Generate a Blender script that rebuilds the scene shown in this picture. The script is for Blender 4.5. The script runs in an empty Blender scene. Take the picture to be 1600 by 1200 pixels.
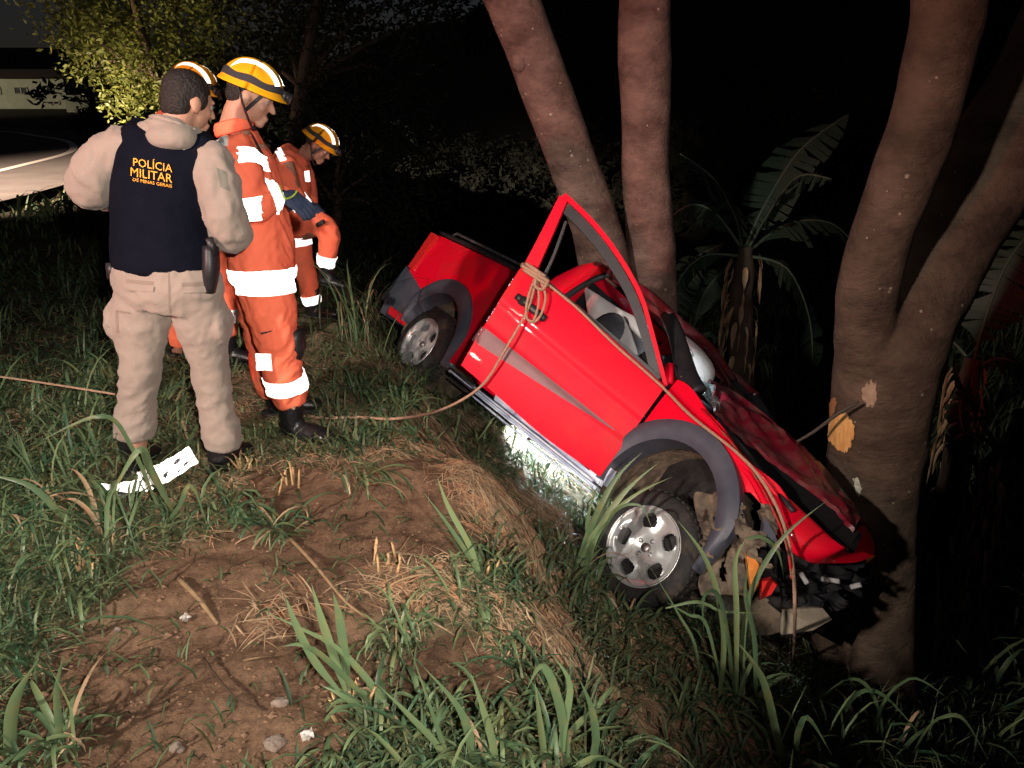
import bpy, bmesh, math, random
from mathutils import Vector, Matrix, noise
from mathutils.bvhtree import BVHTree
V = Vector
PI = math.pi
scene = bpy.context.scene
C = scene.collection
rnd = random.Random(7)

# ------------------------------------------------------------------ camera, sky, lamps, exposure
PITCH = math.radians(20.4)
EYE = V((0, 0, 1.55))
FPX = 1208.0
cam = bpy.data.objects.new('camera', bpy.data.cameras.new('camera'))
C.objects.link(cam)
cam.location = EYE
cam.rotation_euler = (PI / 2 - PITCH, 0, 0)
cam.data.sensor_width = 36
cam.data.lens = FPX / 1600 * 36
cam.data.clip_start = 0.05
cam.data.clip_end = 1500
scene.camera = cam

w = bpy.data.worlds.new('World'); scene.world = w; w.use_nodes = True
nt = w.node_tree; bg = nt.nodes['Background']
sky = nt.nodes.new('ShaderNodeTexSky'); sky.sky_type = 'NISHITA'; sky.sun_disc = False
sky.sun_elevation = math.radians(14); sky.sun_rotation = math.radians(190)
mixn = nt.nodes.new('ShaderNodeMix'); mixn.data_type = 'RGBA'; mixn.blend_type = 'MULTIPLY'
mixn.inputs[0].default_value = 1; mixn.inputs[7].default_value = (0.72, 0.60, 0.72, 1)
nt.links.new(sky.outputs[0], mixn.inputs[6]); nt.links.new(mixn.outputs[2], bg.inputs[0])
bg.inputs[1].default_value = 0.0035

def lamp(name, kind, loc, energy, color, size=0.1, aim=None, angle=60, blend=0.4):
    d = bpy.data.lights.new(name, kind); d.energy = energy; d.color = color
    if kind == 'SUN': d.angle = size
    else: d.shadow_soft_size = size
    if kind == 'SPOT': d.spot_size = math.radians(angle); d.spot_blend = blend
    o = bpy.data.objects.new(name, d); C.objects.link(o); o.location = loc
    if aim is not None:
        o.rotation_euler = (V(aim) - V(loc)).to_track_quat('-Z', 'Y').to_euler()
    return o
lamp('moon', 'SUN', (0, 0, 30), 0.006, (0.7, 0.8, 1.0), math.radians(0.5), aim=(8, 14, 0))
# work lamps of the rescue vehicle parked behind the photographer, and its red beacon
lamp('phone_torch', 'SPOT', (.30, -.35, 1.80), 520, (1.0, 0.91, 0.84), 0.04, aim=(-.75, 3.7, .72), angle=80, blend=1.0)
lamp('rescue_truck_floodlight', 'SPOT', (-4.6, -3.4, 4.2), 2700, (1.0, 0.89, 0.79), 0.15, aim=(-.5, 3.2, -.3), angle=50, blend=0.8)
lamp('rescue_truck_beacon', 'SPOT', (-5.5, -3.0, 3.0), 1150, (1.0, 0.10, 0.07), 0.10, aim=(.9, 5.6, 1.9), angle=42, blend=0.9)
lamp('roadside_headlamps', 'SPOT', (-13.2, 4.0, 2.6), 120000, (1.0, 0.76, 0.60), 0.12, aim=(-10.2, 14.5, -2.2), angle=50, blend=0.8)
lamp('roadside_hazard', 'SPOT', (-16.0, 9.0, 2.2), 1500, (1.0, 0.08, 0.05), 0.12, aim=(-6.0, 16, 5.6), angle=26, blend=0.9)
lamp('roadside_searchlight', 'SPOT', (-15.8, 8.0, 1.9), 6500, (1.0, 0.80, 0.40), 0.12, aim=(-8.6, 16.8, 2.3), angle=17, blend=1.0)
lamp('added_house_light', 'SPOT', (-52, 42, 6), 6500, (1.0, 0.93, 0.72), 0.2, aim=(-40, 58, 2), angle=44, blend=0.9)  # added to brighten the far house; no known lamp stands there
lamp('cab_torch', 'POINT', (1.2587 - .6374 * .50 - .5197 * .50 + .5689 * .68, 3.9151 - .4556 * .50 + .8496 * .50 + .2657 * .68, -.9452 + .6215 * .50 + .0898 * .50 + .7783 * .68), 4, (.80, .93, 1.0), 0.02)
scene.view_settings.view_transform = 'Standard'
scene.view_settings.look = 'None'
scene.view_settings.exposure = 0.30
scene.view_settings.gamma = 1.0
scene.view_settings.use_curve_mapping = False

# ------------------------------------------------------------------ placing helpers
FW = V((0, math.cos(PITCH), -math.sin(PITCH)))
UP = V((0, math.sin(PITCH), math.cos(PITCH)))
def ray(px, py): return FW + V((1, 0, 0)) * ((px - 800) / FPX) + UP * ((600 - py) / FPX)
def PY(px, py, Y):
    r = ray(px, py); return EYE + r * (Y / r.y)
def sstep(a, b, x):
    t = max(0.0, min(1.0, (x - a) / (b - a))); return t * t * (3 - 2 * t)
def nz(x, y, z=0.0): return noise.noise(V((x, y, z)))
def height(x, y, fine=True):
    s = .943 * x + .333 * y
    sw = s + 0.24 * nz(x * 1.1, y * 1.1, 3.1) + 0.12 * nz(x * 3.1, y * 3.1, 9.2)
    flat = -0.09 + 0.05 * nz(x * .7, y * .7, 1.0)
    plane = max(.164 - .637 * s, -4.6 + .3 * nz(x * .3, y * .3, 2.2))
    k = sstep(.64, 1.22, sw)
    z = flat * (1 - k) + plane * k
    if s > 14: z += sstep(14, 60, s) * 16 + sstep(14, 60, s) * 2.5 * nz(x * .06, y * .06, 4.4)
    if y > 45: z += sstep(45, 140, y) * 9
    if x < -5 and y > 20:
        q = x + 9 + (y - 12) * .62
        if s < 0: z += sstep(20, 60, y) * 1.2 * 0
    if fine and abs(x) < 7 and 0 < y < 12:
        z += 0.040 * nz(x * 2.3, y * 2.3, 5) + 0.028 * nz(x * 6.1, y * 6.1, 6) + 0.016 * nz(x * 14, y * 14, 7) + .009 * nz(x * 34, y * 34, 8)
    return z
def PG(px, py, off=0.0):
    r = ray(px, py); t = 0.6; last = t
    while t < 300:
        p = EYE + r * t
        if p.z < height(p.x, p.y) + off: break
        last = t; t += 0.05 + t * .01
    lo, hi = last, t
    for _ in range(18):
        m = (lo + hi) / 2; p = EYE + r * m
        if p.z < height(p.x, p.y) + off: hi = m
        else: lo = m
    p = EYE + r * hi
    return V((p.x, p.y, height(p.x, p.y) + off))
def project(p):
    q = V(p) - EYE; d = q.dot(FW)
    return 800 + FPX * q.x / d, 600 - FPX * q.dot(UP) / d, d

# ------------------------------------------------------------------ materials
def rgb(r, g, b): return tuple(((c / 255) ** 2.2) for c in (r, g, b)) + (1,)
MATS = {}
def mat(name, col, rough=.7, metal=0.0, col2=None, nscale=6, bump=0.0, bscale=None, spec=.4, coat=0, alpha=None, trans=0, stretch=(1, 1, 1), detail=6, sheen=0, emit=None, contrast=(.35, .65)):
    if name in MATS: return MATS[name]
    m = bpy.data.materials.new(name); m.use_nodes = True
    t = m.node_tree; b = t.nodes['Principled BSDF']; L = t.links.new
    b.inputs['Base Color'].default_value = col; b.inputs['Roughness'].default_value = rough
    b.inputs['Metallic'].default_value = metal; b.inputs['Specular IOR Level'].default_value = spec
    if coat: b.inputs['Coat Weight'].default_value = coat; b.inputs['Coat Roughness'].default_value = .035
    if trans: b.inputs['Transmission Weight'].default_value = trans
    if alpha is not None: b.inputs['Alpha'].default_value = alpha
    if sheen: b.inputs['Sheen Weight'].default_value = sheen
    if emit: b.inputs['Emission Color'].default_value = emit[0]; b.inputs['Emission Strength'].default_value = emit[1]
    tc = t.nodes.new('ShaderNodeTexCoord'); mp = t.nodes.new('ShaderNodeMapping'); mp.inputs['Scale'].default_value = stretch
    L(tc.outputs['Object'], mp.inputs[0])
    if col2 is not None:
        n = t.nodes.new('ShaderNodeTexNoise'); n.inputs['Scale'].default_value = nscale; n.inputs['Detail'].default_value = detail
        n.inputs['Roughness'].default_value = .62
        L(mp.outputs[0], n.inputs['Vector'])
        r = t.nodes.new('ShaderNodeValToRGB'); r.color_ramp.elements[0].position = contrast[0]; r.color_ramp.elements[1].position = contrast[1]
        r.color_ramp.elements[0].color = col; r.color_ramp.elements[1].color = col2
        L(n.outputs['Fac'], r.inputs[0]); L(r.outputs[0], b.inputs['Base Color'])
    if bump:
        n2 = t.nodes.new('ShaderNodeTexNoise'); n2.inputs['Scale'].default_value = bscale or nscale * 4; n2.inputs['Detail'].default_value = 8
        L(mp.outputs[0], n2.inputs['Vector'])
        bp = t.nodes.new('ShaderNodeBump'); bp.inputs['Strength'].default_value = bump; bp.inputs['Distance'].default_value = .02
        L(n2.outputs['Fac'], bp.inputs['Height']); L(bp.outputs[0], b.inputs['Normal'])
    MATS[name] = m
    return m

def retro(name, col, back=6.0):
    """white glass-bead tape: scatters like cloth and sends part of the light back where it came from"""
    m = bpy.data.materials.new(name); m.use_nodes = True; t = m.node_tree; L = t.links.new
    b = t.nodes['Principled BSDF']; b.inputs['Base Color'].default_value = col; b.inputs['Roughness'].default_value = .5
    g = t.nodes.new('ShaderNodeNewGeometry'); gl = t.nodes.new('ShaderNodeBsdfAnisotropic')
    gl.inputs['Roughness'].default_value = .42; gl.inputs['Color'].default_value = (1, 1, 1, 1)
    L(g.outputs['Incoming'], gl.inputs['Normal'])
    a = t.nodes.new('ShaderNodeMixShader'); a.inputs[0].default_value = .5
    L(b.outputs[0], a.inputs[1]); L(gl.outputs[0], a.inputs[2]); L(a.outputs[0], t.nodes['Material Output'].inputs[0])
    return m

M_retro = retro('reflective_tape', (.88, .9, .88, 1))
M_red = mat('red_paint', (.68, .003, .022, 1), .45, col2=(.36, .030, .022, 1), nscale=3.2, bump=.02, bscale=3, spec=.10, coat=.22, contrast=(.50, .86))
M_redmud = mat('muddy_red_paint', (.50, .006, .014, 1), .5, col2=(.20, .11, .07, 1), nscale=9, bump=.2, bscale=30, spec=.3, contrast=(.46, .62))
M_grey_pl = mat('grey_bumper_plastic', (.045, .050, .068, 1), .5, col2=(.075, .08, .10, 1), nscale=5, bump=.05, bscale=80)
M_black_pl = mat('black_plastic', (.012, .012, .014, 1), .45, col2=(.022, .02, .022, 1), nscale=12, bump=.06, bscale=90)
M_rubber = mat('tyre_rubber', (.018, .017, .017, 1), .8, col2=(.07, .05, .035, 1), nscale=10, bump=.4, bscale=60, contrast=(.5, .75))
M_alloy = mat('alloy_rim', (.62, .63, .62, 1), .34, metal=.55, col2=(.34, .30, .25, 1), nscale=9, bump=.05, bscale=50, contrast=(.5, .8))
M_steel = mat('steel', (.35, .35, .36, 1), .4, metal=.8, col2=(.14, .11, .09, 1), nscale=12)
M_dark = mat('engine_black', (.012, .011, .012, 1), .7, col2=(.035, .03, .03, 1), nscale=14, bump=.3, bscale=40)
M_liner = mat('muddy_liner', (.20, .15, .10, 1), .85, col2=(.045, .035, .028, 1), nscale=8, bump=.5, bscale=25)
M_sill = mat('torchlit_sill', (.82, .88, .98, 1), .6, col2=(.40, .46, .62, 1), nscale=5, spec=.5)  # pale blue: the torch light is put into the sill colour
M_airbag = mat('airbag_cloth', (.80, .77, .76, 1), .85, col2=(.70, .66, .66, 1), nscale=5, bump=.25, bscale=14)
M_seat = mat('seat_cloth', (.035, .036, .042, 1), .9, col2=(.05, .05, .058, 1), nscale=30, bump=.2, bscale=140)
M_trim = mat('pale_trim', (.36, .35, .35, 1), .7, col2=(.28, .27, .27, 1), nscale=4)
M_decal = mat('grey_stripe', (.16, .07, .075, 1), .5, col2=(.20, .09, .095, 1), nscale=6)
M_lens = mat('amber_lens', (.85, .30, .06, 1), .3, col2=(.6, .2, .04, 1), nscale=15, spec=.6)
M_redlens = mat('red_lens', (.55, .02, .02, 1), .2, spec=.7)
M_glassd = mat('shattered_glass', (.32, .42, .42, 1), .25, spec=.9, trans=.45, alpha=.75, bump=.8, bscale=60)
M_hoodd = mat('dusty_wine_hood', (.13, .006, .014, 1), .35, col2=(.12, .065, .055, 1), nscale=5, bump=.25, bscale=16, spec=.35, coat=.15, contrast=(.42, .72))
M_wood = mat('exposed_wood', (.52, .24, .07, 1), .7, col2=(.66, .40, .14, 1), nscale=7, bump=.4, bscale=30, stretch=(6, 6, 1))
M_beige = mat('khaki_uniform', (.30, .25, .205, 1), .9, col2=(.262, .216, .178, 1), nscale=5, bump=.25, bscale=18, sheen=.15, spec=.2)
M_vest = mat('navy_vest', (.004, .005, .010, 1), .9, col2=(.006, .007, .013, 1), nscale=7, bump=.15, bscale=60, spec=.05)
M_orange = mat('orange_overall', (1.0, .205, .105, 1), .8, col2=(.98, .19, .10, 1), nscale=4, bump=.25, bscale=14, spec=.2)
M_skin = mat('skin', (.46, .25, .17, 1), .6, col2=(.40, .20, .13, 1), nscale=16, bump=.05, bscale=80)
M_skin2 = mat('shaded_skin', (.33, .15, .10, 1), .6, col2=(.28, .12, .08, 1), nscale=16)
M_hair = mat('black_hair', (.010, .008, .007, 1), .7, bump=.6, bscale=90, col2=(.02, .015, .012, 1), nscale=60)
M_boot = mat('black_boot', (.010, .010, .011, 1), .35, bump=.25, bscale=40, spec=.5)
M_helmet = mat('yellow_helmet', (.86, .40, .012, 1), .28, spec=.6, coat=.4)
M_helmet2 = mat('orange_helmet', (.88, .33, .01, 1), .3, spec=.6, coat=.4)
M_strap = mat('strap', (.03, .028, .03, 1), .8)
M_letter = mat('amber_lettering', (.90, .40, .02, 1), .6)
M_glove = mat('navy_glove', (.03, .045, .09, 1), .8, col2=(.05, .07, .12, 1), nscale=20, bump=.2)
M_lime = mat('lime_trim', (.42, .62, .06, 1), .6)
M_rope = mat('tan_rope', (.42, .27, .18, 1), .9, col2=(.34, .20, .13, 1), nscale=60, bump=.5, bscale=220)

def ground_mat():
    m = bpy.data.materials.new('red_soil'); m.use_nodes = True; t = m.node_tree; L = t.links.new; b = t.nodes['Principled BSDF']
    b.inputs['Roughness'].default_value = .95; b.inputs['Specular IOR Level'].default_value = .15
    tc = t.nodes.new('ShaderNodeTexCoord')
    def N(sc, det=8, ro=.6):
        n = t.nodes.new('ShaderNodeTexNoise'); n.inputs['Scale'].default_value = sc; n.inputs['Detail'].default_value = det
        n.inputs['Roughness'].default_value = ro; L(tc.outputs['Object'], n.inputs['Vector']); return n
    n1 = N(1.6); r1 = t.nodes.new('ShaderNodeValToRGB'); e = r1.color_ramp.elements
    e[0].position = .32; e[0].color = (.135, .078, .048, 1); e[1].position = .68; e[1].color = (.23, .142, .090, 1)
    L(n1.outputs[0], r1.inputs[0])
    n2 = N(26, 6, .7); r2 = t.nodes.new('ShaderNodeValToRGB'); e = r2.color_ramp.elements
    e[0].position = .35; e[0].color = (.35, .33, .32, 1); e[1].position = .7; e[1].color = (1.25, 1.22, 1.15, 1)
    L(n2.outputs[0], r2.inputs[0])
    mx = t.nodes.new('ShaderNodeMix'); mx.data_type = 'RGBA'; mx.blend_type = 'MULTIPLY'; mx.inputs[0].default_value = .75
    L(r1.outputs[0], mx.inputs[6]); L(r2.outputs[0], mx.inputs[7])
    # mossy, littered soil away from the trampled patch
    at = t.nodes.new('ShaderNodeAttribute'); at.attribute_name = 'bare'
    n3 = N(9, 8, .75); r3 = t.nodes.new('ShaderNodeValToRGB'); e = r3.color_ramp.elements
    e[0].position = .38; e[0].color = (.060, .052, .028, 1); e[1].position = .66; e[1].color = (.24, .19, .11, 1)
    L(n3.outputs[0], r3.inputs[0])
    m2 = t.nodes.new('ShaderNodeMix'); m2.data_type = 'RGBA'
    L(at.outputs['Fac'], m2.inputs[0]); L(r3.outputs[0], m2.inputs[6]); L(mx.outputs[2], m2.inputs[7])
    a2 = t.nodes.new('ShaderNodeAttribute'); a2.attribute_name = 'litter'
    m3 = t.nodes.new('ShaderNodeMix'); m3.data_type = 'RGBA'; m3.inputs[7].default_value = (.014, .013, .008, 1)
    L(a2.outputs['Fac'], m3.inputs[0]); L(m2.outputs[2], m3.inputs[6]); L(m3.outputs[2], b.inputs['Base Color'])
    n4 = N(55, 10, .7); bp = t.nodes.new('ShaderNodeBump'); bp.inputs['Strength'].default_value = .7; bp.inputs['Distance'].default_value = .012
    L(n4.outputs[0], bp.inputs['Height']); L(bp.outputs[0], b.inputs['Normal'])
    return m

def bark_mat(name, c1, c2, spot):
    m = bpy.data.materials.new(name); m.use_nodes = True; t = m.node_tree; L = t.links.new; b = t.nodes['Principled BSDF']
    b.inputs['Roughness'].default_value = .85; b.inputs['Specular IOR Level'].default_value = .2
    tc = t.nodes.new('ShaderNodeTexCoord'); mp = t.nodes.new('ShaderNodeMapping'); mp.inputs['Scale'].default_value = (1, 1, 1.7)
    L(tc.outputs['Object'], mp.inputs[0])
    n1 = t.nodes.new('ShaderNodeTexNoise'); n1.inputs['Scale'].default_value = 3; n1.inputs['Detail'].default_value = 9; n1.inputs['Roughness'].default_value = .68
    L(mp.outputs[0], n1.inputs['Vector'])
    r = t.nodes.new('ShaderNodeValToRGB'); e = r.color_ramp.elements; e[0].position = .34; e[0].color = c1; e[1].position = .66; e[1].color = c2
    L(n1.outputs[0], r.inputs[0])
    # lichen flecks
    vo = t.nodes.new('ShaderNodeTexVoronoi'); vo.inputs['Scale'].default_value = 19; vo.inputs['Randomness'].default_value = 1; L(tc.outputs['Object'], vo.inputs['Vector'])
    n2 = t.nodes.new('ShaderNodeTexNoise'); n2.inputs['Scale'].default_value = 9; n2.inputs['Detail'].default_value = 5; L(tc.outputs['Object'], n2.inputs['Vector'])
    ma = t.nodes.new('ShaderNodeMath'); ma.operation = 'MULTIPLY_ADD'; ma.inputs[1].default_value = 1.3; ma.inputs[2].default_value = -.66
    L(n2.outputs[0], ma.inputs[0])
    lt = t.nodes.new('ShaderNodeMath'); lt.operation = 'LESS_THAN'; L(vo.outputs['Distance'], lt.inputs[0]); L(ma.outputs[0], lt.inputs[1])
    mx = t.nodes.new('ShaderNodeMix'); mx.data_type = 'RGBA'; mx.inputs[7].default_value = spot
    mu = t.nodes.new('ShaderNodeMath'); mu.operation = 'MULTIPLY'; mu.inputs[1].default_value = .55; L(lt.outputs[0], mu.inputs[0])
    L(mu.outputs[0], mx.inputs[0]); L(r.outputs[0], mx.inputs[6]); L(mx.outputs[2], b.inputs['Base Color'])
    n3 = t.nodes.new('ShaderNodeTexNoise'); n3.inputs['Scale'].default_value = 13; n3.inputs['Detail'].default_value = 11; n3.inputs['Roughness'].default_value = .68
    mp2 = t.nodes.new('ShaderNodeMapping'); mp2.inputs['Scale'].default_value = (1, 1, 1.8); L(tc.outputs['Object'], mp2.inputs[0]); L(mp2.outputs[0], n3.inputs['Vector'])
    bp = t.nodes.new('ShaderNodeBump'); bp.inputs['Strength'].default_value = .95; bp.inputs['Distance'].default_value = .03
    L(n3.outputs[0], bp.inputs['Height']); L(bp.outputs[0], b.inputs['Normal'])
    return m

def leaf_mat(name, c1, c2, vein=None, rough=.55, trans=.2, scale=1.5):
    """per-face colour comes from the attribute 'tone' (how fresh or dry each blade is)"""
    m = bpy.data.materials.new(name); m.use_nodes = True; t = m.node_tree; L = t.links.new; b = t.nodes['Principled BSDF']
    b.inputs['Roughness'].default_value = rough; b.inputs['Specular IOR Level'].default_value = .35
    at = t.nodes.new('ShaderNodeAttribute'); at.attribute_name = 'tone'
    r = t.nodes.new('ShaderNodeValToRGB'); e = r.color_ramp.elements; e[0].color = c1; e[1].color = c2
    tc = t.nodes.new('ShaderNodeTexCoord'); nn = t.nodes.new('ShaderNodeTexNoise'); nn.inputs['Scale'].default_value = 13; nn.inputs['Detail'].default_value = 7; nn.inputs['Roughness'].default_value = .7
    L(tc.outputs['Object'], nn.inputs['Vector']); rr = t.nodes.new('ShaderNodeValToRGB'); rr.color_ramp.elements[0].position = .50; rr.color_ramp.elements[0].color = (0, 0, 0, 1); rr.color_ramp.elements[1].position = .72; rr.color_ramp.elements[1].color = (.8, .8, .8, 1)
    L(nn.outputs[0], rr.inputs[0]); mm = t.nodes.new('ShaderNodeMix'); mm.data_type = 'RGBA'; mm.inputs[7].default_value = tuple(.5 * (a_ + b_) * k_ for a_, b_, k_ in zip(c1[:3], c2[:3], (1.7, 1.0, .8))) + (1,)
    L(at.outputs['Fac'], r.inputs[0]); L(rr.outputs[0], mm.inputs[0]); L(r.outputs[0], mm.inputs[6]); r = type('o', (), {'outputs': [mm.outputs[2]]})(); L(r.outputs[0], b.inputs['Base Color'])
    tl = t.nodes.new('ShaderNodeBsdfTranslucent'); L(r.outputs[0], tl.inputs[0])
    mx = t.nodes.new('ShaderNodeMixShader'); mx.inputs[0].default_value = trans
    L(b.outputs[0], mx.inputs[1]); L(tl.outputs[0], mx.inputs[2]); L(mx.outputs[0], t.nodes['Material Output'].inputs[0])
    return m

M_soil = ground_mat()
M_bark_mid = bark_mat('pinkish_bark', (.10, .056, .046, 1), (.27, .165, .13, 1), (.60, .50, .40, 1))
M_bark_right = bark_mat('brown_bark', (.045, .030, .021, 1), (.12, .082, .057, 1), (.42, .36, .26, 1))
M_blade = leaf_mat('fresh_grass', (.040, .095, .048, 1), (.22, .29, .13, 1), rough=.40)
M_turf = leaf_mat('low_grass', (.030, .065, .030, 1), (.19, .21, .10, 1), rough=.6)
M_straw = leaf_mat('dry_straw', (.20, .125, .070, 1), (.58, .43, .26, 1), rough=.75, trans=.1)
M_leaf = leaf_mat('tree_leaves', (.035, .055, .014, 1), (.15, .17, .035, 1), rough=.5)
M_dkleaf = leaf_mat('unlit_leaves', (.007, .010, .006, 1), (.016, .020, .009, 1), rough=.95, trans=.05)  # leaf colour taken near black so these crowns read as unlit
M_banana = leaf_mat('banana_leaf', (.014, .028, .018, 1), (.030, .052, .030, 1), rough=.6)
M_fibre = mat('banana_fibre', (.07, .045, .03, 1), .9, col2=(.03, .02, .015, 1), nscale=12, bump=.7, bscale=30, stretch=(1, 1, .2))

# ------------------------------------------------------------------ mesh helpers
class MB:
    def __init__(s): s.v = []; s.f = []; s.tone = []
    def add(s, vs, fs, tone=None):
        o = len(s.v); s.v += [tuple(p) for p in vs]; s.f += [tuple(i + o for i in f) for f in fs]
        if tone is not None: s.tone += [tone] * len(fs)
    def box(s, c, h, rot=None):
        c = V(c); R = rot or Matrix.Identity(3)
        vs = [c + R @ V((h[0] * i, h[1] * j, h[2] * k)) for i in (-1, 1) for j in (-1, 1) for k in (-1, 1)]
        s.add(vs, [(0, 1, 3, 2), (4, 6, 7, 5), (0, 4, 5, 1), (2, 3, 7, 6), (0, 2, 6, 4), (1, 5, 7, 3)])
    def bar(s, a, b, w_, t_, up=(0, 0, 1)):
        a, b = V(a), V(b); d = (b - a); L = d.length; d.normalize(); u = V(up); x = d.cross(u)
        if x.length < 1e-4: x = d.cross(V((1, 0, 0)))
        x.normalize(); z = x.cross(d); s.box((a + b) / 2, (w_ / 2, L / 2, t_ / 2), Matrix((x, d, z)).transposed())
    def tube(s, pts, rad, n=12, side=None, cap=True, sub=1):
        """pts: centre line; rad: number, list of numbers or list of (a,b) ellipses; side: direction of a"""
        pts = [V(p) for p in pts]
        if not isinstance(rad, (list, tuple)): rad = [rad] * len(pts)
        rad = [(r, r) if not isinstance(r, (list, tuple)) else r for r in rad]
        if sub > 1:
            P, R = [], []
            for i in range(len(pts) - 1):
                p0 = pts[max(i - 1, 0)]; p1 = pts[i]; p2 = pts[i + 1]; p3 = pts[min(i + 2, len(pts) - 1)]
                for j in range(sub):
                    t = j / sub
                    q = .5 * ((2 * p1) + (p2 - p0) * t + (2 * p0 - 5 * p1 + 4 * p2 - p3) * t * t + (3 * p1 - p0 - 3 * p2 + p3) * t ** 3)
                    P.append(q); k = t * t * (3 - 2 * t)
                    R.append(tuple(rad[i][c] * (1 - k) + rad[i + 1][c] * k for c in (0, 1)))
            P.append(pts[-1]); R.append(rad[-1]); pts, rad = P, R
        vs = []; prev = None
        for i, p in enumerate(pts):
            d = (pts[min(i + 1, len(pts) - 1)] - pts[max(i - 1, 0)]).normalized()
            if side is not None: x = V(side) - d * V(side).dot(d)
            elif prev is not None: x = prev - d * prev.dot(d)
            else: x = d.cross(V((0, 0, 1))) if abs(d.z) < .9 else d.cross(V((0, 1, 0)))
            if x.length < 1e-5: x = d.orthogonal()
            x.normalize(); prev = x; y = d.cross(x)
            for k in range(n):
                a = 2 * PI * k / n
                vs.append(p + x * (math.cos(a) * rad[i][0]) + y * (math.sin(a) * rad[i][1]))
        fs = []
        m = len(pts)
        for i in range(m - 1):
            for k in range(n):
                fs.append((i * n + k, i * n + (k + 1) % n, (i + 1) * n + (k + 1) % n, (i + 1) * n + k))
        if cap: fs += [tuple(range(n))[::-1], tuple(range((m - 1) * n, m * n))]
        s.add(vs, fs)
    def ell(s, c, r, rot=None, nu=16, nv=10):
        c = V(c); R = rot or Matrix.Identity(3)
        if not isinstance(r, (list, tuple)): r = (r, r, r)
        vs = [c + R @ V((0, 0, r[2]))]
        for j in range(1, nv):
            a = PI * j / nv
            for i in range(nu):
                b = 2 * PI * i / nu
                vs.append(c + R @ V((r[0] * math.sin(a) * math.cos(b), r[1] * math.sin(a) * math.sin(b), r[2] * math.cos(a))))
        vs.append(c + R @ V((0, 0, -r[2])))
        fs = [(0, 1 + i, 1 + (i + 1) % nu) for i in range(nu)]
        for j in range(nv - 2):
            for i in range(nu):
                a = 1 + j * nu + i; b = 1 + j * nu + (i + 1) % nu
                fs.append((a, a + nu, b + nu, b))
        l = len(vs) - 1
        fs += [(l, 1 + (nv - 2) * nu + (i + 1) % nu, 1 + (nv - 2) * nu + i) for i in range(nu)]
        s.add(vs, fs)
    def grid(s, fn, nu, nv, keep=None):
        vs = [fn(i / nu, j / nv) for j in range(nv + 1) for i in range(nu + 1)]
        fs = [(j * (nu + 1) + i, j * (nu + 1) + i + 1, (j + 1) * (nu + 1) + i + 1, (j + 1) * (nu + 1) + i) for j in range(nv) for i in range(nu) if keep is None or keep((i + .5) / nu, (j + .5) / nv)]
        s.add(vs, fs)
    def slab(s, outer, inner, nu, nv):
        """closed sheet between two grids"""
        s.grid(outer, nu, nv); s.grid(lambda u, v: inner(1 - u, v), nu, nv)
        n = 1
        for edge in ([(u / nu, 0) for u in range(nu + 1)], [(1, v / nv) for v in range(nv + 1)], [(1 - u / nu, 1) for u in range(nu + 1)], [(0, 1 - v / nv) for v in range(nv + 1)]):
            vs = []; fs = []
            for (u, v) in edge: vs += [outer(u, v), inner(u, v)]
            for i in range(len(edge) - 1): fs.append((2 * i, 2 * i + 1, 2 * i + 3, 2 * i + 2))
            s.add(vs, fs)
    def lathe(s, c, axis, prof, n=32):
        """prof: (distance along axis, radius)"""
        c = V(c); ax = V(axis).normalized(); x = ax.orthogonal().normalized(); y = ax.cross(x)
        vs = [c + ax * a + (x * math.cos(2 * PI * k / n) + y * math.sin(2 * PI * k / n)) * r for (a, r) in prof for k in range(n)]
        fs = [(i * n + k, i * n + (k + 1) % n, (i + 1) * n + (k + 1) % n, (i + 1) * n + k) for i in range(len(prof) - 1) for k in range(n)]
        s.add(vs, fs)

def link_mesh(name, me, m, parent=None, smooth=True):
    me.name = name
    if m is not None: me.materials.clear(); me.materials.append(m)
    if smooth: me.polygons.foreach_set('use_smooth', [True] * len(me.polygons))
    o = bpy.data.objects.new(name, me); C.objects.link(o)
    if parent is not None: o.parent = parent
    return o
def obj(name, mb, m, parent=None, smooth=True, weld=False, offset=None, sharp=None):
    me = bpy.data.meshes.new(name)
    vs = mb.v
    off = offset if offset is not None else (parent.get('_off') if parent is not None else None)
    if off is not None: vs = [(p[0] - off[0], p[1] - off[1], p[2] - off[2]) for p in vs]
    me.from_pydata(vs, [], mb.f); me.validate()
    if mb.tone and len(mb.tone) == len(me.polygons):
        a = me.attributes.new('tone', 'FLOAT', 'FACE'); a.data.foreach_set('value', mb.tone)
    bm = bmesh.new(); bm.from_mesh(me)
    if weld: bmesh.ops.remove_doubles(bm, verts=bm.verts, dist=1e-4)
    if not mb.tone: bmesh.ops.recalc_face_normals(bm, faces=bm.faces)
    bm.to_mesh(me); bm.free()
    o = link_mesh(name, me, m, parent, smooth)
    if smooth and sharp is not None: me.set_sharp_from_angle(angle=math.radians(sharp))
    return o
def tag(o, label=None, cat=None, group=None, kind=None):
    if label: o['label'] = label
    if cat: o['category'] = cat
    if group: o['group'] = group
    if kind: o['kind'] = kind
    return o
OFFS = {}
def thing(name, label, cat, loc=(0, 0, 0), group=None):
    o = bpy.data.objects.new(name, None); C.objects.link(o); o.location = loc; o.empty_display_size = .2
    OFFS[o.name] = tuple(loc)
    return tag(o, label, cat, group)
def wpart(name, mb, m, root, parent=None, **k):
    """a part whose vertices were laid out in world coordinates"""
    return obj(name, mb, m, parent or root, offset=OFFS[root.name], **k)

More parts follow.
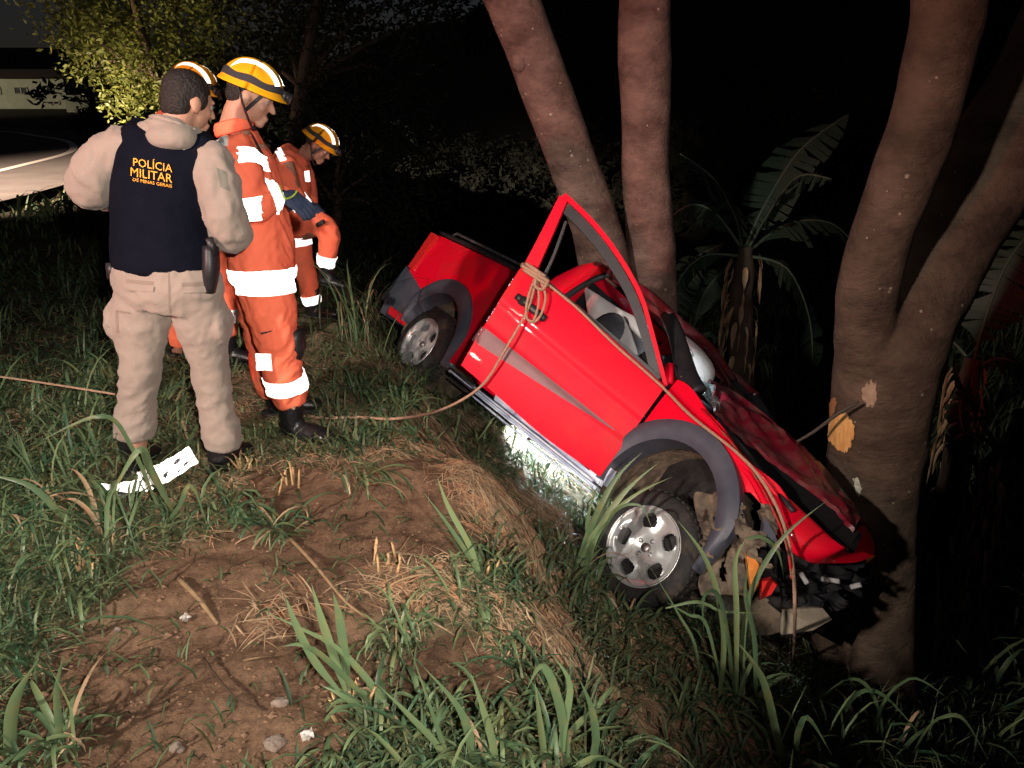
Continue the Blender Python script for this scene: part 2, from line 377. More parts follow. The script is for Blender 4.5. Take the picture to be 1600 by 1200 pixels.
def fuse(name, mb, m, root, parent=None, vox=.012, smooth=4, fold=None):
    """melts overlapping tubes and ellipsoids into one continuous skin; fold = (amplitude, frequency, z stretch)"""
    me = bpy.data.meshes.new('tmp'); me.from_pydata(mb.v, [], mb.f)
    bm = bmesh.new(); bm.from_mesh(me); bmesh.ops.recalc_face_normals(bm, faces=bm.faces); bm.to_mesh(me); bm.free()
    t = bpy.data.objects.new('tmp', me); C.objects.link(t)
    r = t.modifiers.new('r', 'REMESH'); r.mode = 'VOXEL'; r.voxel_size = vox
    s = t.modifiers.new('s', 'SMOOTH'); s.factor = .5; s.iterations = smooth
    dg = bpy.context.evaluated_depsgraph_get(); dg.update()
    ne = bpy.data.meshes.new_from_object(t.evaluated_get(dg))
    bpy.data.objects.remove(t); bpy.data.meshes.remove(me)
    off = V(OFFS[root.name])
    if fold:
        A, fr, zs = fold; ds = []
        for v_ in ne.vertices:
            p = v_.co; q = V((p.x * fr, p.y * fr, p.z * fr * zs)); q += V((nz(q.x * .5, q.y * .5, q.z * .4), 0, 1)) * .8 * nz(q.x * .6 + 5, q.y * .6, q.z * .3)
            n1 = noise.noise(q); n2 = noise.noise(q * 2.3 + V((9, 9, 9)))
            n3 = noise.noise(q * 4.1 + V((3, 1, 7))); ds.append(A * ((1 - abs(n1) * 3.2) * .55 + (1 - abs(n2) * 3) * .28 + n3 * .25))
        nn = [v_.normal.copy() for v_ in ne.vertices]
        for v_, d, n_ in zip(ne.vertices, ds, nn): v_.co = v_.co + n_ * d
    for v_ in ne.vertices: v_.co = v_.co - off
    return link_mesh(name, ne, m, parent or root)

def band(name, src, root, a, b, wid, rad, m, t0=.5, off=.004, parent=None, thick=True, cond=None):
    """tape wrapped round a sleeve or leg: cut from the garment where the plane pair across a-b falls"""
    o_ = V(OFFS[root.name]); a = V(a) - o_; b = V(b) - o_
    d = (b - a).normalized(); c = a.lerp(b, t0)
    bm = bmesh.new(); bm.from_mesh(src.data)
    for sgn in (-1, 1):
        bmesh.ops.bisect_plane(bm, geom=bm.verts[:] + bm.edges[:] + bm.faces[:], plane_co=c + d * wid / 2 * sgn, plane_no=d * sgn, clear_outer=True)
    bad = [f for f in bm.faces if (f.calc_center_median() - c - d * (f.calc_center_median() - c).dot(d)).length > rad or (cond and not cond(f.calc_center_median() + o_))]
    bmesh.ops.delete(bm, geom=bad, context='FACES')
    bm.normal_update()
    nn = {v: v.normal.copy() for v in bm.verts}
    for v in bm.verts: v.co += nn[v] * off
    me = bpy.data.meshes.new(name); bm.to_mesh(me); bm.free()
    return link_mesh(name, me, m, parent or root)

def bvh_world(o):
    me = o.data; p = o.parent; off = V((0, 0, 0))
    mw = Matrix.Identity(4)
    q = o
    while q is not None: mw = q.matrix_basis @ mw; q = q.parent
    return BVHTree.FromPolygons([mw @ v.co for v in me.vertices], [tuple(f.vertices) for f in me.polygons])
def surf_patch(name, polys, bv, m, root, off=.004, parent=None, n=10, depth=0.01, rag=0):
    """a thin skin laid on a surface inside a quad seen from the camera; polys: list of 4-corner pixel quads"""
    mb = MB()
    for q in polys:
        q = [V((a, b)) for a, b in q]; n = 30 if rag else n
        pts = {}
        for j in range(n + 1):
            for i in range(n + 1):
                u, v = i / n, j / n
                p = (q[0] * (1 - u) + q[1] * u) * (1 - v) + (q[3] * (1 - u) + q[2] * u) * v
                r = ray(p.x, p.y).normalized()
                h, no, _, dd = bv.ray_cast(EYE, r)
                if h is not None:
                    if no.dot(r) > 0: no = -no
                    pts[i, j] = h + no * off
        idx = {}; vs = []
        for k, p in pts.items(): idx[k] = len(vs); vs.append(p)
        fs = [(idx[i, j], idx[i + 1, j], idx[i + 1, j + 1], idx[i, j + 1]) for i in range(n) for j in range(n) if all(k in idx for k in ((i, j), (i + 1, j), (i + 1, j + 1), (i, j + 1))) and (not rag or math.hypot(i / n - .48, j / n - .48) + rag * nz(i / n * 5, j / n * 5, q[0].x) + rag * .5 * nz(i / n * 14, j / n * 14, q[0].x) < .46)]
        mb.add(vs, fs)
    return wpart(name, mb, m, root, parent)

# ------------------------------------------------------------------ ground
def axis_coords(lo, hi, step, far):
    a = []; x = lo
    while x <= hi: a.append(x); x += step
    g = step; x = a[-1]
    while x < far: g *= 1.13; x += g; a.append(x)
    g = step; x = a[0]; b = []
    while x > -far: g *= 1.13; x -= g; b.append(x)
    return b[::-1] + a
BARE = []
for (px, py, rx, ry) in ((330, 1040, .60, .55), (420, 900, .62, .42), (600, 760, .75, .35), (820, 800, .42, .42), (240, 1150, .55, .4), (950, 1090, .35, .3), (700, 1060, .25, .22), (560, 850, .5, .3), (320, 1190, .34, .2), (470, 1130, .24, .2), (450, 1020, .35, .25), (360, 950, .5, .3)):
    p = PG(px, py); BARE.append((p.x, p.y, rx, ry))
def bare(x, y):
    k = 0
    for (cx, cy, rx, ry) in BARE:
        d = math.hypot((x - cx) / rx, (y - cy) / ry) + .35 * nz(x * 4, y * 4, 2)
        k = max(k, 1 - sstep(.6, 1.1, d))
    s = .943 * x + .333 * y
    k = max(k, .5 * (1 - sstep(.0, .35, abs(s - 1.0))) * (1 if 1.5 < y < 5 else 0))
    return k
xs = axis_coords(-4.6, 4.2, .035, 260); ys = axis_coords(.3, 8.0, .035, 260)
gm = MB(); NX = len(xs)
gm.v = [(x, y, height(x, y)) for y in ys for x in xs]
gm.f = [(j * NX + i, j * NX + i + 1, (j + 1) * NX + i + 1, (j + 1) * NX + i) for j in range(len(ys) - 1) for i in range(NX - 1)]
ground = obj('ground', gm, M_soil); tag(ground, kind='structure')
at = ground.data.attributes.new('bare', 'FLOAT', 'POINT'); at.data.foreach_set('value', [bare(p[0], p[1]) if (abs(p[0]) < 5 and 0 < p[1] < 9) else 0 for p in gm.v])

at = ground.data.attributes.new('litter', 'FLOAT', 'POINT'); at.data.foreach_set('value', [max(sstep(2.6, 4.5, .943 * p[0] + .333 * p[1] + .4 * nz(p[0], p[1], 5)), .8 * sstep(1.5, 2.3, -p[0] + .4 * nz(p[0] * 2, p[1] * 2, 6)) * sstep(2.2, 3.2, p[1])) for p in gm.v])  # litter tone also blacks out ground the lamps would otherwise light

# road curving away to the left
M_road = mat('asphalt', (.075, .060, .050, 1), .85, col2=(.11, .09, .075, 1), nscale=1.2, bump=.3, bscale=40)
M_line = mat('road_paint', (.80, .72, .60, 1), .6)
def cat(pts, t):
    n = len(pts) - 1; i = min(int(t * n), n - 1); f = t * n - i
    p0, p1, p2, p3 = (V(pts[max(i - 1, 0)]), V(pts[i]), V(pts[i + 1]), V(pts[min(i + 2, n)]))
    return .5 * ((2 * p1) + (p2 - p0) * f + (2 * p0 - 5 * p1 + 4 * p2 - p3) * f * f + (3 * p1 - p0 - 3 * p2 + p3) * f ** 3)
EDGE = [(-9.0, -6, 0), (-8.6, 2, 0), (-8.0, 9, 0), (-8.0, 13, 0), (-9.2, 19, 0), (-11.5, 26, 0), (-17, 34, 0), (-27, 42, 0), (-60, 54, 0)]
def roadpt(t, off, z):
    p = cat(EDGE, t); d = (cat(EDGE, min(t + .002, 1)) - cat(EDGE, max(t - .002, 0))).normalized(); n_ = V((-d.y, d.x, 0))
    q = p + n_ * off; q.z = z; return q
rb = MB(); rb.grid(lambda u, v: roadpt(u, v * 8.5, .03), 160, 6); tag(obj('road', rb, M_road), kind='structure')
for k, (a, b) in enumerate(((2.2, 2.42), (7.8, 7.98))):
    lb = MB(); lb.grid(lambda u, v: roadpt(u, a + (b - a) * v, .036), 160, 1); tag(obj('road_marking', lb, M_line), kind='structure')

# ------------------------------------------------------------------ vegetation helpers
def blade_path(mb, pts, wid, tone, seg=12, tip=.12, fold=.35, face=None):
    """one leaf blade along a 3-D path: folded along its midrib, broad below the middle, pointed"""
    vs = []; fs = []
    n = len(pts) - 1
    for i in range(seg + 1):
        t = i / seg
        p = cat(pts, t); d = (cat(pts, min(t + .02, 1)) - cat(pts, max(t - .02, 0)))
        if d.length < 1e-6: d = V((0, 0, 1))
        d.normalize()
        s_ = d.cross(V((0, 0, 1))) if face is None else d.cross(V(face))
        if s_.length < .05: s_ = d.cross(V((0, 1, 0)))
        s_.normalize(); up = s_.cross(d).normalized()
        if up.z < 0: up = -up
        wv = wid * (.45 + .55 * sstep(0, .3, t)) * (1 - sstep(.45, 1.02, t) ** 1.3) + .0004
        vs += [p - s_ * wv / 2 + up * wv * fold * .5, p, p + s_ * wv / 2 + up * wv * fold * .5]
    for i in range(seg):
        for k in (0, 1): fs.append((i * 3 + k, i * 3 + k + 1, i * 3 + 4 + k, i * 3 + 3 + k))
    mb.add(vs, fs, tone)
def arc_pts(base, az, el, L, droop, n=5, side=0.0, R=rnd):
    """a blade that leaves the ground at elevation el and bends over under its own weight"""
    pts = [V(base)]; p = V(base); e = el; a = az
    for i in range(n):
        p = p + V((math.cos(a) * math.cos(e), math.sin(a) * math.cos(e), math.sin(e))) * (L / n)
        pts.append(p.copy()); e -= droop * (i + 1) / n * 2 / (n) * 1.6; a += side
    return pts
def rand_blade(mb, base, L, wid, tone, R, el=(.9, 1.45), droop=(.8, 2.6), seg=6, az=None, azs=PI):
    a = R.uniform(-PI, PI) if az is None else az + R.uniform(-azs, azs)
    pts = arc_pts(base, a, R.uniform(*el), L * R.uniform(.6, 1.15), R.uniform(*droop), side=R.uniform(-.12, .12))
    blade_path(mb, pts, wid * R.uniform(.6, 1.2), min(1, max(0, tone + R.uniform(-.25, .3))), seg=seg)

def in_view(p, m=80):
    a, b, d = project(p); return d > .3 and -m < a < 1600 + m and -m < b < 1200 + m * 2

# low grass that nobody could count
R1 = random.Random(11)
low = MB(); cnt = 0
while cnt < 30000:
    # nearer ground gets the same chance per picture area as far ground
    a, b = R1.uniform(-120, 1720), R1.uniform(190, 1330)
    r = ray(a, b)
    if r.z > -.03: continue
    t = 1.6 / -r.z * R1.uniform(.75, 1.5)
    x, y = r.x * t, r.y * t
    if y > 26 or y < .9 or (x < -7.6 and y > 10.5): continue
    if bare(x, y) > .45 and R1.random() < .93: continue
    s = .943 * x + .333 * y
    if s > 12: continue
    cl = nz(x * 1.7, y * 1.7, 20)
    if cl < -.25 and R1.random() < .7: continue
    d = math.hypot(x, y); cnt += 1
    L = (.07 + .12 * max(0, cl + .3)) * (1 + .10 * d)
    if s > 2.6: L *= 1.6
    if x < -1.8 and y > 2.6: L *= 1.25
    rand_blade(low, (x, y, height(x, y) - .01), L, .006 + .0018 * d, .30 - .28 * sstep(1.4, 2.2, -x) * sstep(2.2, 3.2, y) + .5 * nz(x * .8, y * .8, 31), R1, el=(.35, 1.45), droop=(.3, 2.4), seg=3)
tag(obj('ground_grass', low, M_turf), kind='stuff')

MOUND = [(PG(a, b), r_) for a, b, r_ in ((960, 960, .40), (640, 900, .28), (880, 1010, .30), (700, 640, .45), (520, 745, .22), (1000, 1120, .25), (390, 770, .15), (770, 780, .3), (600, 1090, .15))]
# cut dry straw lying on the soil
R2 = random.Random(5); st = MB(); cnt = 0
while cnt < 30000:
    a, b = R2.uniform(-80, 1650), R2.uniform(560, 1330)
    r = ray(a, b); t = 1.62 / -r.z * R2.uniform(.8, 1.4); x, y = r.x * t, r.y * t
    if y < .9 or y > 7: continue
    dens = .38 + nz(x * 1.9, y * 1.9, 40) * 1.3
    s = .943 * x + .333 * y
    if bare(x, y) > .4 and not .8 < s < 1.7: dens -= .75
    if .8 < s < 1.7: dens += .3
    if s > 2.6: dens -= .25
    if y < 1.75 and x < .15: dens -= .45
    for mp_, mr in MOUND:
        dm = math.hypot(x - mp_.x, y - mp_.y)
        if dm < mr: dens += .9 * (1 - dm / mr)
    if R2.random() > dens: continue
    cnt += 1
    L = R2.uniform(.03, .17); az = R2.uniform(-PI, PI) if R2.random() < .5 else -.6 + R2.gauss(0, .5)
    z0 = height(x, y) + R2.uniform(0, .02); x2, y2 = x + math.cos(az) * L, y + math.sin(az) * L
    z1 = height(x2, y2) + R2.uniform(0, .03)
    mid = V(((x + x2) / 2 + R2.uniform(-.01, .01), (y + y2) / 2, (z0 + z1) / 2 + R2.uniform(0, .014)))
    blade_path(st, [V((x, y, z0)), mid, V((x2, y2, z1))], R2.uniform(.0025, .0065), R2.random() ** 1.3, seg=3, fold=.3)
tag(obj('dry_straw', st, M_straw), kind='stuff')

# soil clods
R3 = random.Random(9); cb = MB()
for i in range(3800):
    a, b = R3.uniform(-50, 1500), R3.uniform(620, 1300)
    r = ray(a, b); t = 1.62 / -r.z; x, y = r.x * t, r.y * t
    if y < .9 or (bare(x, y) < .25 and R3.random() < .8): continue
    rr = R3.uniform(.002, .008) * (2.2 if R3.random() < .07 else 1); z = height(x, y)
    vs = []; 
    for (i_, j_, k_) in ((1, 0, 0), (-1, 0, 0), (0, 1, 0), (0, -1, 0), (0, 0, 1), (0, 0, -1)):
        vs.append((x + i_ * rr * R3.uniform(.6, 1.3), y + j_ * rr * R3.uniform(.6, 1.3), z + k_ * rr * .7 + rr * .2))
    cb.add(vs, [(0, 2, 4), (2, 1, 4), (1, 3, 4), (3, 0, 4), (2, 0, 5), (1, 2, 5), (3, 1, 5), (0, 3, 5)])
M_clod = mat('soil_clods', (.16, .085, .05, 1), .95, col2=(.24, .15, .09, 1), nscale=3)
tag(obj('soil_clods', cb, M_clod, smooth=False), kind='stuff')

# roots and dry stems hanging from the cut bank
R4 = random.Random(21); rt = MB()
for i in range(900):
    u = R4.random(); px = 690 + 210 * u + R4.uniform(-40, 40); py = 715 + 150 * u + R4.uniform(-35, 50)
    p = PG(px, py, .02); L = R4.uniform(.05, .22); az = R4.gauss(-.2, .7)
    q1 = V((p.x + math.cos(az) * L * .5, p.y + math.sin(az) * L * .5, 0)); q1.z = height(q1.x, q1.y) + .03
    q2 = V((p.x + math.cos(az) * L, p.y + math.sin(az) * L, 0)); q2.z = height(q2.x, q2.y) + .005
    blade_path(rt, [p, q1, q2], R4.uniform(.002, .0045), R4.random() * .7, seg=4)
tag(obj('bank_rootlets', rt, M_straw), kind='stuff')

# broader weeds between the named clumps, too many to count
R9 = random.Random(91); wg = MB(); k_ = 0
while k_ < 560:
    a, b = R9.uniform(-100, 1700), R9.uniform(560, 1330); r = ray(a, b); t = 1.62 / -r.z * R9.uniform(.85, 1.5); x, y = r.x * t, r.y * t
    s = .943 * x + .333 * y
    if y > 6 or y < 1.0 or bare(x, y) > .3 or (math.hypot(x + 1.35, y - 3.2) < .35): continue
    if .8 < s < 1.6 and R9.random() < .35: continue
    if 1.9 < s < 3.6 and 3.0 < y: continue
    k_ += 1; L = R9.uniform(.12, .42) * (1.25 if s > 2 or x < -1.2 else .8); tn = R9.uniform(.0, .55)
    for i in range(R9.randint(6, 14)):
        bx, by = x + R9.gauss(0, .04), y + R9.gauss(0, .04)
        rand_blade(wg, (bx, by, height(bx, by) - .01), L, R9.uniform(.007, .016), tn, R9, el=(.5, 1.45), droop=(.8, 3.2), seg=7)
tag(obj('broad_leaved_weeds', wg, M_blade), kind='stuff')

# individual long-leaved grass clumps; every leaf blade is a part
def clump(name, label, at_px, blades=(), n=8, L=.5, wid=.02, tone=.4, seed=1, az=None, azs=PI, el=(.8, 1.4), droop=(1.0, 3.0), spread=.06, m=None, cat='grass clump', group='long leaved grass clumps'):
    R = random.Random(seed * 77 + 3)
    base = PG(*at_px)
    root = thing(name, label, cat, base, group)
    for (pix, dys, w_, tn) in blades:
        pts = []
        for k, ((a, b), dy) in enumerate(zip(pix, dys)):
            pts.append(PY(a, b, base.y + dy))
        mb = MB(); blade_path(mb, pts, w_, tn, seg=18, face=(R.uniform(-.5, .5), -1, R.uniform(.1, .6)))
        wpart('blade', mb, m or M_blade, root)
    for i in range(n):
        mb = MB(); a_ = R.uniform(-PI, PI); b_ = V((base.x + math.cos(a_) * spread * R.random(), base.y + math.sin(a_) * spread * R.random(), 0)); b_.z = height(b_.x, b_.y) - .01
        dry = R.random() < .24
        rand_blade(mb, b_, L, wid * (.7 if dry else 1), (.45 if dry else tone), R, el=el, droop=droop, seg=12, az=az, azs=azs)
        wpart('blade', mb, M_straw if dry else (m or M_blade), root)
    mb = MB()
    for i in range(26):
        b_ = V((base.x + R.gauss(0, spread * .6), base.y + R.gauss(0, spread * .6), 0)); b_.z = height(b_.x, b_.y) - .01
        rand_blade(mb, b_, L * .35, wid * .4, tone * .6 + .1, R, el=(.5, 1.5), droop=(.5, 2), seg=5)
    tag(wpart('tuft', mb, m or M_blade, root), kind='stuff')
    return root

# ------------------------------------------------------------------ the crashed pick-up, built in its own frame: x right side, y forward, z up
cm = Matrix(((-0.6374, 0.5197, 0.5689), (-0.4556, -0.8496, 0.2657), (0.6215, -0.0898, 0.7783)))
cq = cm.to_quaternion(); cm = cq.to_matrix()
CT = V((1.2587, 3.9151, -0.9452))
car = thing('pickup_truck', 'red pickup truck nose down against the forked tree with its door tied open', 'pickup truck')
car.location = CT; car.rotation_mode = 'QUATERNION'; car.rotation_quaternion = cq
CI = cm.inverted()
def cray(px, py): return CI @ ray(px, py)
CE = CI @ (EYE - CT)
def on(px, py, ax, val):
    d = cray(px, py); t = (val - CE[ax]) / d[ax]; return CE + d * t
def cpart(name, mb, m, parent=None, **k): return obj(name, mb, m, parent or car, **k)
def bulge(n_): return .82 - .05 * max(0, (n_ - .35) / .4) ** 2 - .05 * max(0, (.1 - n_) / .25) ** 2
def arch_lo(y, cy, R_, c0, sill):
    d = abs(y - cy)
    return c0 + math.sqrt(max(R_ * R_ - d * d, 0)) if d < R_ else sill
def side_sheet(mb, y0, y1, lo, hi, sx=1, nu=40, nv=10, th=.03):
    def o_(u, v):
        y = y0 + (y1 - y0) * u; a, b = lo(y), hi(y); n_ = a + (b - a) * v
        return V((sx * bulge(n_), y, n_))
    def i_(u, v):
        p = o_(u, v); p.x -= sx * th; return p
    mb.slab(o_, i_, nu, nv)
AR, AF = (-2.70, .39, -.02), (.0, .40, -.02)
def lo_r(y): return arch_lo(y, AR[0], AR[1], AR[2], -.07)
def lo_f(y): return arch_lo(y, AF[0], AF[1], AF[2], -.08)
def hi_bed(y): return .745 + .012 * math.sin(y * 2)
def hi_cab(y): # rear corner of the cab up to the roof
    t = (y + 1.93) / (1.93 - 1.62); return .745 + .33 * sstep(0, .75, t)
HF = [(-.40, .635), (-.31, .63), (-.15, .60), (-.01, .55), (.12, .50), (.27, .465), (.45, .42), (.58, .36), (.75, .20)]
def hi_f(y):
    for (a, p), (b, q) in zip(HF, HF[1:]):
        if y <= b: return p + (q - p) * max(0, (y - a) / (b - a)) + .010 * math.sin(y * 17)
    return HF[-1][1]
for sx in (1, -1):
    mb = MB(); side_sheet(mb, -3.50, -1.90, lo_r, hi_bed, sx, 60, 12)
    cpart('bed_side', mb, M_red, sharp=40, weld=True)
    mb = MB(); side_sheet(mb, -1.895, -1.60, lambda y: -.07, hi_cab, sx, 8, 14)
    cpart('cab_corner', mb, M_red, sharp=40, weld=True)
    # rocker under the door opening
    mb = MB(); side_sheet(mb, -1.595, -.375, lambda y: -.10, lambda y: .02, sx, 6, 3, .05)
    mb.slab(lambda u, v: V((sx * (.80 - .30 * v), -2.20 + 1.80 * u, -.115)), lambda u, v: V((sx * (.80 - .30 * v), -2.20 + 1.80 * u, -.135)), 6, 2)
    cpart('door_sill', mb, M_sill, sharp=30, weld=True)
# pressed ridges of the lit sill
mb = MB()
for k in range(3): mb.bar((.835 - .02 * k, -2.15, -.10 - .03 * k), (.835 - .02 * k, -.42, -.10 - .03 * k), .022, .012)
cpart('sill_ridge', mb, M_sill)
# front wing on the visible side, crumpled towards the nose
def wing(sx):
    mb = MB(); ln = 1.05 if sx > 0 else .62
    def o_(u, v):
        y = -.37 + ln * u; a, b = lo_f(y), hi_f(y)
        if y > .36: a = .33 - .40 * (y - .36)
        elif y > .14: a = max(a, .13 + (y - .14) * .9)
        n_ = a + (b - a) * v; k = sstep(.35, 1, u)
        return V((sx * (bulge(n_) - .16 * k * k + .035 * k * nz(y * 7, n_ * 7, 1) + .02 * k * math.sin(n_ * 26 + y * 9)), y - .03 * k * math.sin(n_ * 11), n_ + .02 * k * nz(y * 6, n_ * 5, 8)))
    mb.slab(o_, lambda u, v: o_(u, v) - V((sx * .02, 0, 0)), 60, 22)
    cpart('front_wing', mb, M_red, sharp=45, weld=True)
wing(1); wing(-1)
# torn, muddy wheel-arch lining behind the broken front corner
mb = MB()
def torn(u, v):
    a = PG; p = on(1095 + 125 * u, 765 + 105 * v + 25 * u, 0, .80)
    p.x += .03 + .05 * nz(u * 5, v * 5, 3) + .03 * nz(u * 13, v * 13, 4)
    return p
mb.grid(torn, 40, 34, keep=lambda u, v: nz(u * 4, v * 4, 9) + .35 - abs(u - .5) * .8 - abs(v - .5) * .5 > -.02)
cpart('torn_lining', mb, M_liner)
mb = MB()
def torn2(u, v):
    p = on(1085 + 75 * u + 10 * v, 770 + 160 * v, 0, .74); p.x += .05 * nz(u * 5, v * 5, 13); return p
mb.grid(torn2, 24, 30, keep=lambda u, v: nz(u * 3, v * 4, 19) > -.3)
cpart('torn_lining', mb, M_liner)
# flares round both arches (a flat broad lip that stands proud)
def flare(cy, R_, c0, a0, a1, wdt, sx=1, m=M_grey_pl):
    mb = MB()
    def o_(u, v):
        a = a0 + (a1 - a0) * u; r_ = R_ + wdt * (v - .08) * (.35 + .65 * sstep(0, .22, u) * sstep(1, .85, u))
        y = cy + math.cos(a) * r_ * 1.02; n_ = c0 + math.sin(a) * r_
        return V((sx * (.845 + .022 * math.sin(v * PI) + (bulge(n_) - .82) * 1.0), y, n_))
    mb.slab(o_, lambda u, v: o_(u, v) - V((sx * (.05 + .10 * (1 - v)), 0, 0)), 40, 6)
    return cpart('arch_flare', mb, m, sharp=50, weld=True)
for sx in (1, -1):
    flare(AR[0], .375, -.02, -.25, PI + .05, .13, sx)
    flare(AF[0] + .0, .385, -.02, -.28 if sx > 0 else .5, PI + .12, .115, sx)
# wheel wells
for cy, cz in ((AR[0], 0), (AF[0], 0)):
    for sx in (1, -1):
        mb = MB()
        mb.grid(lambda u, v: V((sx * (.80 - .36 * v), cy + math.cos(-.35 + (PI + .7) * u) * .385, cz + math.sin(-.35 + (PI + .7) * u) * .385)), 24, 4)
        mb.add([V((sx * .44, cy + math.cos(2 * PI * k / 24) * .40, cz + math.sin(2 * PI * k / 24) * .40)) for k in range(24)], [tuple(range(24))])
        cpart('wheel_well', mb, M_liner)
# rear bumper and tailgate
mb = MB()
def rb_(u, v):
    x = -.80 + 1.6 * u; e = (abs(x) / .80) ** 4
    return V((x * 1.03, -3.60 + .10 * e - .04 * math.sin(v * PI), -.10 + .38 * v))
mb.slab(rb_, lambda u, v: rb_(u, v) + V((0, .10, 0)), 24, 6); 
mb.slab(lambda u, v: V((.85 - .03 * v, -3.58 + .46 * u, .00 + .36 * v * (1 - .3 * u))), lambda u, v: V((.80 - .03 * v, -3.56 + .44 * u, .00 + .36 * v * (1 - .3 * u))), 8, 5)
cpart('rear_bumper', mb, M_grey_pl, sharp=50)
mb = MB(); tg = lambda u, v: V((-.76 + 1.52 * u, -3.52 - .02 * math.sin(v * PI), .20 + .54 * v))
mb.slab(tg, lambda u, v: tg(u, v) + V((0, .04, 0)), 8, 6); cpart('tailgate', mb, M_red, sharp=40)
for sx in (1, -1):
    mb = MB(); mb.slab(lambda u, v: V((sx * (.835 - .05 * v * 0), -3.53 + .10 * u, .36 + .36 * v)), lambda u, v: V((sx * .79, -3.53 + .10 * u, .36 + .36 * v)), 3, 5)
    cpart('tail_lamp', mb, M_redlens, sharp=40)
# bed floor, rails
mb = MB(); mb.slab(lambda u, v: V((-.72 + 1.44 * u, -3.48 + 1.55 * v, .22)), lambda u, v: V((-.72 + 1.44 * u, -3.48 + 1.55 * v, .18)), 4, 4)
mb.slab(lambda u, v: V((-.74 + 1.48 * u, -1.92, .2 + .55 * v)), lambda u, v: V((-.74 + 1.48 * u, -1.90, .2 + .55 * v)), 4, 4); cpart('load_bed', mb, M_dark)
for sx in (1, -1):
    mb = MB(); mb.tube([(sx * .745, -3.50, .765), (sx * .75, -2.7, .782), (sx * .745, -1.93, .765)], [(.045, .020), (.05, .024), (.045, .020)], n=10, side=(1, 0, 0), sub=6)
    cpart('bed_rail', mb, M_black_pl)
    mb = MB(); mb.tube([(sx * .70, -3.42, .80), (sx * .70, -3.38, .835), (sx * .70, -1.98, .835), (sx * .70, -1.94, .80)], .012, n=8); cpart('load_bar', mb, M_steel)
# chassis
mb = MB()
mb.box((0, -1.0, -.05), (.62, .75, .03)); mb.box((0, -2.7, .12), (.42, .75, .03))
mb.tube([(-.62, -2.7, -.10), (.62, -2.7, -.10)], .05, n=12); mb.tube([(-.3, -.4, -.12), (.1, -1.6, -.14), (.35, -3.3, -.05)], .03, n=8)
for sx in (1, -1): mb.bar((sx * .40, -3.4, .0), (sx * .40, .5, -.06), .08, .10)
cpart('chassis', mb, M_dark)
# roof, crushed
def roofz(x, y):
    t = (y + 1.75) / .9
    return 1.135 - .055 * t - .05 * (abs(x) / .62) ** 2.5 + .03 * nz(x * 3, y * 3, 2) * t - .05 * sstep(.3, 1, t) * (1 if x > 0 else .5)
mb = MB(); rf = lambda u, v: V((-.63 + 1.26 * u, -1.78 + (.66 + .26 * u) * v, roofz(-.63 + 1.26 * u, -1.78 + .94 * v)))
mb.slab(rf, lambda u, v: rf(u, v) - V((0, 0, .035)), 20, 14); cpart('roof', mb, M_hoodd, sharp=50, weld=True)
# cab rear wall with window
mb = MB()
for (a, b) in (((-.64, .74), (-.50, 1.06)), ((.50, .74), (.64, 1.06)), ((-.5, .74), (.5, .80)), ((-.5, 1.0), (.5, 1.07))):
    mb.slab(lambda u, v: V((a[0] + (b[0] - a[0]) * u, -1.86 + .06 * v, a[1] + (b[1] - a[1]) * v)), lambda u, v: V((a[0] + (b[0] - a[0]) * u, -1.83 + .06 * v, a[1] + (b[1] - a[1]) * v)), 2, 2)
cpart('cab_back', mb, M_red)
mb = MB(); mb.slab(lambda u, v: V((-.5 + u, -1.845 + .03 * v, .80 + .2 * v)), lambda u, v: V((-.5 + u, -1.838 + .03 * v, .80 + .2 * v)), 2, 2); cpart('rear_window', mb, M_black_pl)
# pillar behind the door: red outer face plus dark seal round the opening
for sx in (1, -1):
    mb = MB()
    P = [V((sx * .80, -1.76, .60)), V((sx * .765, -1.76, .80)), V((sx * .68, -1.74, .98)), V((sx * .625, -1.70, 1.075))]
    mb.tube(P, [(.105, .030), (.10, .03), (.085, .028), (.05, .03)], n=12, side=(0, 1, 0), sub=4)
    cpart('rear_pillar', mb, M_red)
    mb = MB()
    Q = [V((sx * .80, -1.60, .0)), V((sx * .81, -1.61, .35)), V((sx * .795, -1.60, .68)), V((sx * .73, -1.60, .86)), V((sx * .645, -1.56, 1.03)), V((sx * .615, -1.45, 1.055)), V((sx * .60, -.92, .975)), V((sx * .64, -.66, .84)), V((sx * .72, -.40, .66))]
    mb.tube(Q, .022, n=8, sub=4); cpart('door_seal', mb, M_black_pl)
    mb = MB(); mb.tube([(sx * .635, -1.70, 1.085), (sx * .62, -1.2, 1.06), (sx * .605, -.86, .99)], [(.03, .03), (.03, .03), (.03, .03)], n=8, sub=4); cpart('roof_rail', mb, M_hoodd)
    # windscreen pillar
    mb = MB(); mb.tube([(sx * .605, -.90, .985), (sx * .64, -.70, .88), (sx * .70, -.42, .70), (sx * .73, -.26, .63)], [(.045, .03), (.05, .03), (.06, .03), (.06, .03)], n=10, side=(0, 1, 0), sub=4)
    cpart('windscreen_pillar', mb, M_black_pl)
mb = MB(); mb.tube([(-.6, -1.10, 1.02), (0, -.98, 1.045), (.6, -.86, .99)], .028, n=8, sub=4); cpart('windscreen_header', mb, M_hoodd)
# far door, closed, with a light inner trim
mb = MB(); fd = lambda u, v: V((-.815 + .05 * max(0, v - .8) * 5 * .2, -1.585 + 1.2 * u, .02 + .62 * v)); mb.slab(fd, lambda u, v: fd(u, v) + V((.05, 0, 0)), 8, 6); dl = cpart('far_door', mb, M_red)
mb = MB(); mb.slab(lambda u, v: fd(u, v) + V((.052, 0, 0)), lambda u, v: fd(u, v) + V((.06, 0, 0)), 4, 4); cpart('door_trim', mb, M_trim, dl)
